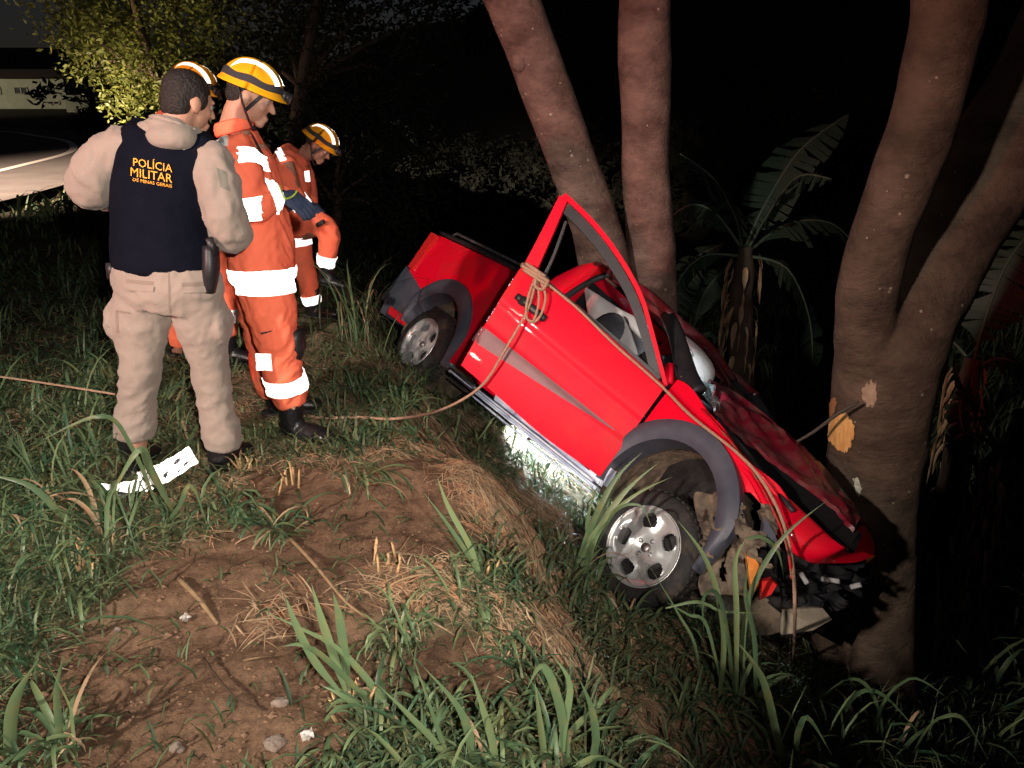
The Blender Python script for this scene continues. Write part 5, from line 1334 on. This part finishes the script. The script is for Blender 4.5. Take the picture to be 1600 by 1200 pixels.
    # gloved hands
    wr = PY(438, 304, Y - .04); mb = MB(); add_hand(mb, wr, PY(462, 316, Y - .04) - wr, (.1, .5, -.8), 1.12, .28, 1, .0125); gl = fuse('glove', mb, M_glove, root, vox=.005, smooth=3)
    wr2 = PY(448, 306, Y + .14); mb2 = MB(); add_hand(mb2, wr2, PY(470, 318, Y + .10) - wr2, (.1, -.5, -.8), 1.12, .3, -1, .0125); fuse('glove', mb2, M_glove, root, vox=.005, smooth=3)
    mb = MB(); mb.tube([PY(436, 290, Y - .07), PY(440, 302, Y - .085), PY(447, 312, Y - .09)], [(.006, .004)] * 3, n=6, sub=3); mb.tube([PY(447, 311, Y - .09), PY(458, 306, Y - .095), PY(464, 298, Y - .09)], [(.006, .004)] * 3, n=6, sub=3); wpart('glove_piping', mb, M_lime, root, parent=gl)
    # white card clutched in the gloves
    boot(root, PY(456, 655, Y), (.80, -.35, 0), 1.08); boot(root, PY(434, 640, Y + .3), (.9, .2, 0), 1.05)
fire_tall()

def fire_far():
    Y = 5.95
    g = PY(480, 485, Y); root = thing('person', 'farthest firefighter, in orange overalls and orange helmet, bending forward with one leg raised', 'person', V((g.x, Y, height(g.x, Y))))
    hc = PY(497, 228, Y); F = frame_of((.80, -.15, -.62), (.55, 0, .8)); nb = PY(474, 236, Y + .02)
    mb = MB(); add_head(mb, hc, F, .98); add_neck(mb, hc, F, nb, .058)
    mb.tube(*chain([(458, 345, Y, 56), (452, 290, Y, 56), (460, 250, Y, 50)]), sub=3)
    mb.tube(*chain([(448, 255, Y - .2, 24), (462, 305, Y - .25, 22), (478, 322, Y - .15, 18)]))
    mb.tube(*chain([(468, 360, Y - .05, 34), (512, 358, Y - .2, 26), (510, 412, Y - .2, 18)])); mb.tube(*chain([(462, 360, Y, 36), (474, 420, Y, 28), (489, 480, Y, 18)]))
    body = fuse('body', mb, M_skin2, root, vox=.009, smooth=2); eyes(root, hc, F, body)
    mb = MB(); mb.ell(hc + F @ V((0, -.018, .036)), (.081, .096, .088), F); fuse('hair', mb, M_hair, root, vox=.01, smooth=2)
    helmet(root, hc, F, M_helmet2)
    mb = MB()
    P, R = chain([(462, 362, Y, 50, 1.4), (457, 330, Y, 56, 1.4), (452, 290, Y, 62, 1.5), (456, 255, Y, 58, 1.6), (466, 238, Y, 40, 1.3)]); mb.tube(P, R, n=20, side=(1, 0, .3), sub=4)
    mb.tube(*chain([(444, 248, Y - .16, 34), (450, 285, Y - .22, 34), (462, 310, Y - .24, 30), (478, 324, Y - .18, 24)]), n=16, sub=3)
    mb.tube(*chain([(464, 246, Y + .18, 32), (478, 285, Y + .2, 30), (484, 318, Y + .05, 24)]), n=16, sub=3)
    mb.tube(*chain([(466, 352, Y - .06, 44), (490, 346, Y - .14, 40), (513, 362, Y - .2, 34), (513, 390, Y - .2, 30), (509, 416, Y - .2, 24)]), n=18, sub=3)
    mb.tube(*chain([(460, 358, Y, 46), (468, 395, Y, 40), (478, 430, Y, 32), (488, 474, Y, 26)]), n=18, sub=3)
    ov = fuse('overalls', mb, M_orange, root, vox=.014, smooth=4, fold=(.010, 7, 1.0))
    B = lambda a, b, wd, rad, t0=.5, cond=None: band('reflective_band', ov, root, PY(*a), PY(*b), wd, rad, M_retro, t0, .007, parent=ov, cond=cond)
    B((513, 390, Y - .2), (509, 416, Y - .2), .09, .12, .7); B((478, 430, Y), (488, 474, Y), .07, .11, .86); B((462, 365, Y), (468, 395, Y), .075, .15, .35)
    B((462, 310, Y - .24), (480, 326, Y - .18), .07, .10, .5)
    patch_on(ov, [(427, 230), (437, 227), (448, 250), (438, 253)], M_retro, root, 'reflective_patch', .006, ov)
    patch_on(ov, [(474, 268), (482, 266), (484, 284), (476, 284)], M_retro, root, 'reflective_patch', .006, ov)
    mb = MB(); mb.tube(*chain([(496, 352, Y - .28, 8, 1), (506, 346, Y - .3, 8, 1)]), n=6); wpart('pocket_strap', mb, M_strap, root)
    for (a, b, dx) in ((478, 325, 12), (484, 318, 12)):
        wr = PY(a, b, Y - .16); mb = MB(); add_hand(mb, wr, V((.6, -.1, -.5)), (-.3, .3, -.8), 1.1, .5, 1, .012); fuse('glove', mb, M_glove, root, vox=.007, smooth=2)
    boot(root, PY(490, 482, Y), (.9, -.2, 0), 1.0)
    a = PY(509, 418, Y - .2); mb = MB(); mb.tube([a + V((0, 0, .06)), a - V((0, 0, .05)), a + V((.03, 0, -.09))], [.055, .05, .05], n=14); mb.tube([a + V((-.04, 0, -.10)), a + V((.06, -.02, -.11)), a + V((.16, -.03, -.14))], [(.042, .04), (.045, .038), (.034, .022)], n=14, sub=2); fuse('boot', mb, M_boot, root, vox=.01, smooth=2)
fire_far()

def fire_hidden():
    Y = 4.85
    g = PY(320, 560, Y); root = thing('person', 'firefighter in orange mostly hidden behind the khaki officer', 'person', V((g.x, Y, height(g.x, Y))))
    hc = PY(300, 142, Y); F = frame_of((.85, -.1, -.40), (.2, 0, 1)); nb = PY(285, 178, Y)
    mb = MB(); add_head(mb, hc, F, .98); add_neck(mb, hc, F, nb, .058)
    mb.tube(*chain([(300, 370, Y, 66), (290, 280, Y, 70), (280, 200, Y, 66)]), sub=3)
    mb.tube(*chain([(270, 205, Y - .2, 28), (280, 275, Y - .22, 26), (310, 290, Y - .2, 20)]))
    mb.tube(*chain([(320, 380, Y - .08, 44), (348, 450, Y - .1, 34), (354, 540, Y - .1, 26)])); mb.tube(*chain([(285, 380, Y + .1, 44), (284, 460, Y + .1, 34), (282, 550, Y + .1, 26)]))
    add_hand(mb, PY(310, 290, Y - .2), V((1, 0, -.1)), (0, .3, -1), 1, .5)
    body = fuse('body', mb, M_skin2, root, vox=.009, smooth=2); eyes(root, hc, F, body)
    helmet(root, hc, F, M_helmet2)
    mb = MB()
    P, R = chain([(305, 395, Y, 76, 1.3), (300, 330, Y, 76, 1.3), (292, 260, Y, 84, 1.5), (276, 205, Y, 78, 1.6), (282, 184, Y, 46, 1.2)]); mb.tube(P, R, n=20, side=(1, 0, .2), sub=4)
    mb.tube(*chain([(252, 200, Y - .14, 42), (268, 250, Y - .22, 42), (300, 282, Y - .2, 34)]), n=16, sub=3)
    mb.tube(*chain([(322, 385, Y - .06, 58), (345, 440, Y - .1, 46), (352, 490, Y - .1, 36), (356, 524, Y - .1, 30)]), n=18, sub=3)
    mb.tube(*chain([(290, 385, Y + .1, 58), (286, 460, Y + .1, 44), (283, 540, Y + .1, 34)]), n=18, sub=3)
    ov = fuse('overalls', mb, M_orange, root, vox=.014, smooth=4, fold=(.010, 7, 1.0))
    band('reflective_band', ov, root, PY(352, 470, Y - .1), PY(356, 524, Y - .1), .085, .12, M_retro, .38, .007, parent=ov)
    boot(root, PY(356, 540, Y - .1), (.9, -.1, 0), 1.0); boot(root, PY(283, 550, Y + .1), (.9, -.1, 0), 1.0)
fire_hidden()

# ------------------------------------------------------------------ rope
def rope_tube(mb, pts, r=.008): mb.tube(pts, r, n=8, sub=8)
def dw(px, py, off=.06): return CT + cm @ dp(px, py, off)
k0 = dw(838, 430, .07)
rope = thing('rope', 'tan rope knotted round the open door frame and trailing to the left', 'rope', k0)
mb = MB()
rope_tube(mb, [PY(-20, 586, 3.9), PY(60, 597, 3.8), PY(180, 616, 3.7)], .006)
rope_tube(mb, [PG(400, 640, .02), PG(500, 652, .03), PG(560, 652, .03), PG(620, 654, .05), PY(690, 640, 4.05), PY(752, 603, 4.15), dw(790, 545, .10), dw(826, 480, .08), k0], .008)
rope_tube(mb, [k0, dw(826, 462, .09), dw(822, 492, .09), dw(832, 504, .09), dw(846, 490, .09), dw(852, 460, .09), k0 + V((0, 0, .01))], .008)
rope_tube(mb, [k0, dw(842, 470, .10), dw(834, 500, .10), dw(826, 500, .10)], .007)
rope_tube(mb, [k0, dw(900, 480, .09), dw(960, 538, .09), dw(1030, 600, .09), CT + cm @ on(1080, 650, 0, .90), CT + cm @ on(1150, 706, 0, .89), CT + cm @ on(1190, 750, 0, .87), CT + cm @ on(1222, 812, 0, .84), CT + cm @ on(1238, 880, 0, .82), CT + cm @ on(1242, 960, 0, .84), PG(1240, 1030, .02)], .008)
wpart('cord', mb, M_rope, rope)
mb = MB()
for (a, b) in (((815, 415), (858, 440)), ((818, 421), (856, 446)), ((822, 412), (852, 432))): mb.tube([dw(*a, .09), dw((a[0] + b[0]) / 2, (a[1] + b[1]) / 2, .115), dw(*b, .09)], .011, n=8, sub=4)
for s_ in (-1, 1): mb.tube([dw(818, 412, .09), dw(816, 414, .03), dw(822, 416, -.03)], .010, n=8, sub=3)
mb.tube([dw(845, 425, .11), dw(835, 445, .12), dw(848, 452, .11), dw(856, 438, .11)], .010, n=8, sub=4)
wpart('knot', mb, M_rope, rope)

# ------------------------------------------------------------------ reflective sleeve lying by the officer's boots
rp = PG(225, 762); slv = thing('reflective_band', 'bright white reflective band lying bent in the grass by the officer', 'reflective band', rp)
def strip(L, m, name, par=None, arch=.03):
    mb = MB(); A_ = [PY(a, b, y) for a, b, y in L[0]]; B_ = [PY(a, b, y) for a, b, y in L[1]]
    f_ = lambda u, v: lerp4(A_, B_, u, v) + V((0, -.02, arch)) * math.sin(v * PI) + V((0, 0, 1)) * .006 * nz(u * 9, v * 3, 2)
    mb.slab(f_, lambda u, v: f_(u, v) + V((0, .012, -.006)), 30, 8); return wpart(name, mb, m, slv, parent=par)
Ys = rp.y - .10
s1 = strip([[(214, 738, Ys + .02), (250, 724, Ys + .04), (294, 698, Ys + .06)], [(228, 768, Ys), (262, 752, Ys + .02), (308, 722, Ys + .05)]], M_retro, 'bright_strip')
s2_ = strip([[(148, 756, Ys), (180, 757, Ys), (216, 750, Ys)], [(152, 772, Ys - .01), (184, 772, Ys - .01), (222, 766, Ys - .01)]], M_retro, 'bright_strip')
for q in ([(252, 744), (262, 732), (266, 738), (256, 750)], [(270, 722), (282, 712), (284, 716), (274, 728)], [(284, 726), (296, 716), (298, 719), (288, 730)], [(276, 736), (282, 731), (284, 734), (278, 739)]):
    surf_patch('dark_mark', [q], bvh_world(s1), M_strap, slv, off=.004, parent=s1, rag=.45)
mb = MB(); mb.tube([PY(140, 806, Ys - .02), PY(150, 785, Ys), PY(175, 776, Ys), PY(215, 772, Ys + .02)], [.035, .05, .05, .03], n=14, sub=3)
fuse('dark_sleeve', mb, M_boot, slv, vox=.01, smooth=3, fold=(.006, 14, 1))

# ------------------------------------------------------------------ litter and stones
R8 = random.Random(77)
M_paper = mat('dirty_white_scrap', (.55, .52, .48, 1), .8, col2=(.3, .25, .2, 1), nscale=30)
M_stone = mat('pale_stone', (.26, .21, .17, 1), .9, col2=(.16, .11, .08, 1), nscale=25, bump=.4)
def stone(px, py, s, label, m=M_stone, name='stone', cat='stone'):
    b = PG(px, py); mb = MB(); mb.ell(b + V((0, 0, s * .25)), (s * R8.uniform(.8, 1.3), s * R8.uniform(.7, 1.1), s * .5), nu=12, nv=8)
    mb.v = [tuple(V(p) + V((nz(p[0] * 60, p[1] * 60, p[2] * 60), nz(p[0] * 60 + 9, p[1] * 60, p[2] * 60), nz(p[0] * 60, p[1] * 60 + 9, p[2] * 60))) * s * .35) for p in mb.v]
    o = obj(name, mb, m, offset=b); o.location = b; tag(o, label, cat)
stone(438, 1100, .022, 'flat pale pebble on bare soil near the bottom edge')
stone(282, 1172, .012, 'small whitish pebble at the lower left of the bare soil')
stone(275, 1170, .02, 'brown lump beside the whitish pebble at the bottom edge')
stone(432, 1165, .03, 'largest pale stone at the bottom edge of the bare soil')
stone(184, 985, .012, 'tiny pebble at the left of the bare patch')
def scrap(px, py, s, label, rot):
    b = PG(px, py, .012); mb = MB()
    mb.slab(lambda u, v: b + V(((u - .5) * s * math.cos(rot) - (v - .5) * s * .7 * math.sin(rot), (u - .5) * s * math.sin(rot) + (v - .5) * s * .7 * math.cos(rot), .4 * s * nz(u * 4 + rot, v * 4, 2) + .3 * s * v)), lambda u, v: b + V(((u - .5) * s * math.cos(rot) - (v - .5) * s * .7 * math.sin(rot), (u - .5) * s * math.sin(rot) + (v - .5) * s * .7 * math.cos(rot), .4 * s * nz(u * 4 + rot, v * 4, 2) + .3 * s * v - .002)), 8, 8)
    o = obj('paper_scrap', mb, M_paper, offset=b); o.location = b; tag(o, label, 'litter')
scrap(480, 1150, .032, 'crumpled white scrap lying on soil at the bottom edge', .5)
scrap(290, 966, .03, 'torn whitish scrap trodden into the middle of the bare soil', 1.2)
def dead_stalk(pix, dy, w_, label, m=None, lift=.01):
    b0 = PG(*pix[0], lift); pts = [PG(a, b, lift + (.02 if 0 < i < len(pix) - 1 else 0)) for i, (a, b) in enumerate(pix)]
    mb = MB(); mb.tube(pts, [w_, w_ * .9] + [w_ * .6] * (len(pts) - 2), n=8, sub=4)
    o = obj('dry_stalk', mb, m or mat('dry_stalk_skin', (.30, .19, .10, 1), .8, col2=(.2, .13, .07, 1), nscale=20, bump=.3), offset=b0); o.location = b0; tag(o, label, 'dry stalk')
dead_stalk([(450, 838), (490, 880), (540, 940), (575, 965)], 0, .008, 'thick tan stalk lying from the dark grass towards the lower clump')
dead_stalk([(318, 1028), (345, 1065), (375, 1095), (412, 1110)], 0, .004, 'thin dark stalk lying across the bare soil', mat('dark_stalk', (.06, .035, .02, 1), .9))
dead_stalk([(280, 905), (310, 935), (340, 975)], 0, .010, 'pale stalk fallen onto the upper part of the bare soil')
dead_stalk([(590, 928), (630, 905), (680, 900), (740, 945)], 0, .006, 'curved tan stalk lying between the two lower clumps')
dead_stalk([(380, 1032), (400, 1028), (425, 1024)], 0, .003, 'short bright straw on bare soil left of the lower clump')
# cut stem stubs, splintered
def stub(px, py, n, h_, label, seed, spread=.03):
    R = random.Random(seed); b = PG(px, py); root = thing('cut_stub', label, 'cut stub', b, 'cut grass stubs')
    for i in range(n):
        mb = MB(); p = V((b.x + R.gauss(0, spread), b.y + R.gauss(0, spread), 0)); p.z = height(p.x, p.y) - .01
        q = p + V((R.gauss(0, .25), R.gauss(0, .25), 1)).normalized() * h_ * R.uniform(.5, 1.2)
        mb.tube([p, p.lerp(q, .6), q], [.006, .0055, .003], n=6); blade_path(mb, [p.lerp(q, .5), q, q + V((R.gauss(0, .02), R.gauss(0, .02), .012))], .012, .7, seg=3)
        wpart('stem', mb, mat('cut_stem', (.50, .34, .16, 1), .8, col2=(.38, .24, .12, 1), nscale=30), root)
stub(385, 735, 10, .09, 'splintered pinkish stub beside the officer\'s right boot', 1)
stub(448, 760, 6, .10, 'short cut stub right of the splintered one', 2, .025)
stub(545, 1108, 8, .12, 'orange cut stub under the big clump near bottom centre', 3)
stub(150, 900, 9, .12, 'cut stub on the left above the bare soil', 4, .05)
stub(770, 900, 6, .09, 'thin cut stub below the dirt bank', 5, .02)
stub(610, 880, 7, .08, 'cut stub surrounded by pale straw below the bank', 6, .04)
stub(975, 1000, 7, .07, 'straw coloured stub left of the tall leaves at the wheel', 7, .05)

# ------------------------------------------------------------------ named grass clumps (leaf paths follow the photographed leaves in depth)
clump('grass_clump', 'left clump whose long leaves cross in front of the white band', (176, 832), [
    ([(245, 790), (205, 700), (160, 650), (60, 690)], [0, -.05, -.1, -.2], .022, .25),
    ([(270, 800), (235, 735), (215, 705), (160, 800)], [0, -.1, -.15, -.2], .030, .45),
    ([(180, 900), (110, 820), (50, 760), (-30, 740)], [0, -.1, -.1, -.1], .030, .2),
    ([(250, 830), (280, 790), (300, 760), (330, 840)], [0, -.1, -.1, -.1], .018, .2),
    ([(60, 960), (30, 900), (0, 880), (-40, 890)], [0, 0, 0, 0], .03, .3)], n=24, L=.40, wid=.024, tone=.2, seed=1, spread=.12, az=3.0, azs=.9)
clump('grass_clump', 'leaves arching over the officer\'s right boot', (292, 700), [
    ([(285, 715), (300, 680), (330, 640), (372, 626)], [0, 0, 0, 0], .016, .55),
    ([(290, 720), (320, 675), (350, 655), (378, 700)], [0, -.05, -.1, -.1], .014, .4)], n=4, L=.22, wid=.012, tone=.4, seed=2)
clump('grass_clump', 'dark blurred clump of fine leaves at the left edge', (40, 840), n=40, L=.42, wid=.018, tone=.15, seed=3, spread=.16, el=(.4, 1.2))
clump('grass_clump', 'bottom left corner clump with a light green leaf', (75, 1185), [
    ([(90, 1260), (92, 1150), (88, 1080), (100, 1020)], [0, 0, 0, 0], .018, .25),
    ([(140, 1260), (120, 1180), (110, 1110), (70, 1030)], [0, 0, 0, 0], .016, .6),
    ([(20, 1240), (15, 1150), (25, 1090), (60, 1030)], [0, 0, 0, 0], .03, .5)], n=22, L=.28, wid=.016, tone=.35, seed=4, spread=.08)
clump('grass_clump', 'two leaved shoot standing before the dirt bank', (752, 905), [
    ([(760, 935), (745, 890), (700, 820), (662, 770)], [0, 0, 0, 0], .016, .35),
    ([(752, 905), (735, 855), (700, 790), (682, 742)], [0, 0, .02, .02], .020, .7)], n=0, L=.15, wid=.01, tone=.3, seed=5, spread=.02)
clump('grass_clump', 'big bushy clump left of bottom centre with long leaf to the left', (590, 1120), [
    ([(655, 1210), (600, 1100), (520, 1010), (412, 955)], [0, 0, 0, 0], .024, .55),
    ([(540, 1080), (520, 1020), (500, 960), (487, 912)], [0, 0, 0, 0], .022, .6),
    ([(545, 1080), (535, 1010), (528, 960), (520, 925)], [0, 0, 0, 0], .028, .35),
    ([(530, 1080), (490, 1030), (460, 970), (445, 930)], [0, 0, 0, 0], .020, .5),
    ([(600, 1130), (540, 1060), (480, 1010), (440, 1010)], [0, -.02, -.05, -.05], .018, .3),
    ([(650, 1190), (590, 1130), (540, 1090), (500, 1070)], [0, -.02, -.05, -.05], .018, .5)], n=22, L=.24, wid=.016, tone=.4, seed=6, spread=.05)
clump('grass_clump', 'upright green leaves rising from the bottom edge at centre', (740, 1215), [
    ([(760, 1260), (740, 1180), (720, 1110), (660, 1040)], [0, 0, 0, 0], .022, .35),
    ([(700, 1260), (690, 1180), (640, 1120), (590, 1070)], [0, 0, 0, 0], .020, .5),
    ([(770, 1260), (772, 1180), (755, 1110), (735, 1050)], [0, 0, 0, 0], .020, .6),
    ([(720, 1250), (700, 1190), (680, 1130), (640, 1010)], [0, 0, 0, 0], .016, .3)], n=22, L=.22, wid=.016, tone=.35, seed=7, spread=.06)
clump('grass_clump', 'clump at bottom centre with leaves folding over at their tips', (875, 1210), [
    ([(885, 1260), (880, 1130), (850, 1040), (822, 1080)], [0, 0, 0, 0], .022, .35),
    ([(870, 1260), (880, 1150), (890, 1070), (860, 1020)], [0, 0, 0, 0], .018, .5),
    ([(850, 1260), (850, 1190), (842, 1120), (835, 1060)], [0, 0, 0, 0], .018, .65),
    ([(910, 1250), (930, 1170), (925, 1110), (905, 1060)], [0, 0, 0, 0], .020, .25)], n=22, L=.24, wid=.018, tone=.35, seed=8, spread=.06)
clump('grass_clump', 'leaves leaning across the front wheel of the pickup', (905, 905), [
    ([(905, 930), (930, 840), (975, 770), (1030, 722)], [0, -.05, 0, .05], .030, .6),
    ([(895, 900), (925, 820), (960, 750), (1005, 705)], [0, -.05, 0, .05], .028, .35),
    ([(890, 910), (930, 830), (990, 775), (1050, 745)], [0, -.05, -.05, 0], .020, .8),
    ([(915, 920), (925, 850), (945, 790), (975, 735)], [0, -.05, 0, 0], .022, .3),
    ([(900, 920), (915, 860), (920, 800), (940, 745)], [0, 0, 0, 0], .018, .5),
    ([(930, 860), (960, 800), (1000, 790), (1020, 830)], [0, -.1, -.15, -.2], .014, .25)], n=14, L=.34, wid=.016, tone=.3, seed=9, spread=.10, az=.9, azs=.9)
clump('grass_clump', 'tallest arching leaves in front of the smashed bumper', (1150, 1110), [
    ([(1160, 1150), (1165, 960), (1215, 850), (1292, 782)], [0, .05, .1, .15], .022, .35),
    ([(1120, 1140), (1130, 990), (1105, 880), (1058, 812)], [0, 0, .05, .1], .026, .65),
    ([(1150, 1130), (1150, 960), (1148, 880), (1165, 842)], [0, 0, .05, .08], .026, .95),
    ([(1165, 842), (1190, 840), (1215, 862), (1225, 905)], [.30, .30, .28, .25], .018, .3),
    ([(1135, 1110), (1105, 980), (1075, 960), (1040, 940)], [0, 0, 0, 0], .014, .3),
    ([(1155, 1140), (1130, 950), (1100, 930), (1100, 990)], [0, -.05, -.1, -.1], .018, .2),
    ([(1180, 1140), (1180, 1010), (1165, 930), (1170, 870)], [0, 0, 0, 0], .020, .2),
    ([(1040, 950), (1090, 940), (1130, 955), (1190, 958)], [0, 0, 0, 0], .014, .5),
    ([(1100, 1150), (1088, 1020), (1060, 960), (1012, 880)], [0, -.02, 0, 0], .014, .4)], n=26, L=.40, wid=.018, tone=.3, seed=10, spread=.10, el=(1.0, 1.5))
clump('grass_clump', 'broad pale leaf rising from the bottom edge right of centre', (1215, 1210), [
    ([(1240, 1260), (1215, 1160), (1190, 1060), (1150, 1000)], [0, 0, .02, .05], .034, .55),
    ([(1255, 1260), (1245, 1170), (1260, 1120), (1300, 1180)], [0, 0, 0, 0], .024, .2)], n=24, L=.36, wid=.02, tone=.25, seed=11, spread=.06)
clump('grass_clump', 'looping leaves in the lower right of the photograph', (1370, 1190), [
    ([(1385, 1240), (1370, 1130), (1420, 1060), (1480, 1090)], [0, 0, 0, 0], .020, .3),
    ([(1370, 1240), (1375, 1120), (1330, 1060), (1240, 1130)], [0, 0, 0, 0], .018, .3),
    ([(1300, 1240), (1320, 1110), (1370, 1080), (1440, 1150)], [0, 0, 0, 0], .022, .2),
    ([(1400, 1240), (1450, 1140), (1500, 1120), (1545, 1190)], [0, 0, 0, 0], .022, .4),
    ([(1210, 1230), (1220, 1140), (1260, 1090), (1340, 1120)], [0, 0, 0, 0], .018, .3)], n=34, L=.42, wid=.022, tone=.25, seed=12, spread=.12)
clump('grass_clump', 'bright corner clump with a wide pale folded leaf at lower right', (1585, 1200), [
    ([(1575, 1240), (1560, 1190), (1560, 1150), (1610, 1115)], [0, 0, 0, 0], .036, .9),
    ([(1600, 1240), (1580, 1160), (1600, 1110), (1640, 1070)], [0, 0, 0, 0], .026, .3)], n=6, L=.25, wid=.02, tone=.3, seed=13, spread=.05)
clump('grass_clump', 'bright green tuft beyond the firefighters beside the rear bumper', (588, 500), n=20, L=.60, wid=.022, tone=.7, seed=14, spread=.10, el=(.9, 1.5), droop=(1.0, 2.6))
clump('grass_clump', 'tall thin dark grass left of the rear wheel', (560, 540), n=26, L=.85, wid=.014, tone=.2, seed=15, spread=.18, el=(1.1, 1.5), droop=(.6, 2))
clump('grass_clump', 'fine leaves lit white by the torch under the sill', (712, 690), [
    ([(712, 700), (712, 680), (716, 660), (722, 640)], [0, 0, 0, 0], .014, .7),
    ([(745, 690), (760, 670), (770, 655), (782, 645)], [0, 0, 0, 0], .010, .95),
    ([(800, 700), (805, 680), (806, 670), (802, 655)], [0, 0, 0, 0], .018, .6)], n=9, L=.22, wid=.012, tone=.7, seed=16, spread=.08)
clump('grass_clump', 'flattened dark green clump left of the dirt bank', (430, 830), [], n=30, L=.30, wid=.018, tone=.1, seed=17, spread=.10, el=(.2, 1.0))
clump('grass_clump', 'combed over clump between the dirt bank and the firefighter\'s boot', (560, 735), n=30, L=.34, wid=.012, tone=.25, seed=18, spread=.16, el=(.15, .7), az=-.6, azs=.7)
clump('grass_clump', 'leafy clump below the front wheel', (985, 985), n=30, L=.30, wid=.016, tone=.3, seed=19, spread=.14, el=(.5, 1.3))
clump('grass_clump', 'small clump catching road light behind the officer\'s elbow', (70, 345), n=26, L=.8, wid=.05, tone=.6, seed=20, spread=.5)
clump('grass_clump', 'small clump lit yellow at the verge by the left edge', (125, 335), n=26, L=.7, wid=.05, tone=.6, seed=21, spread=.5)
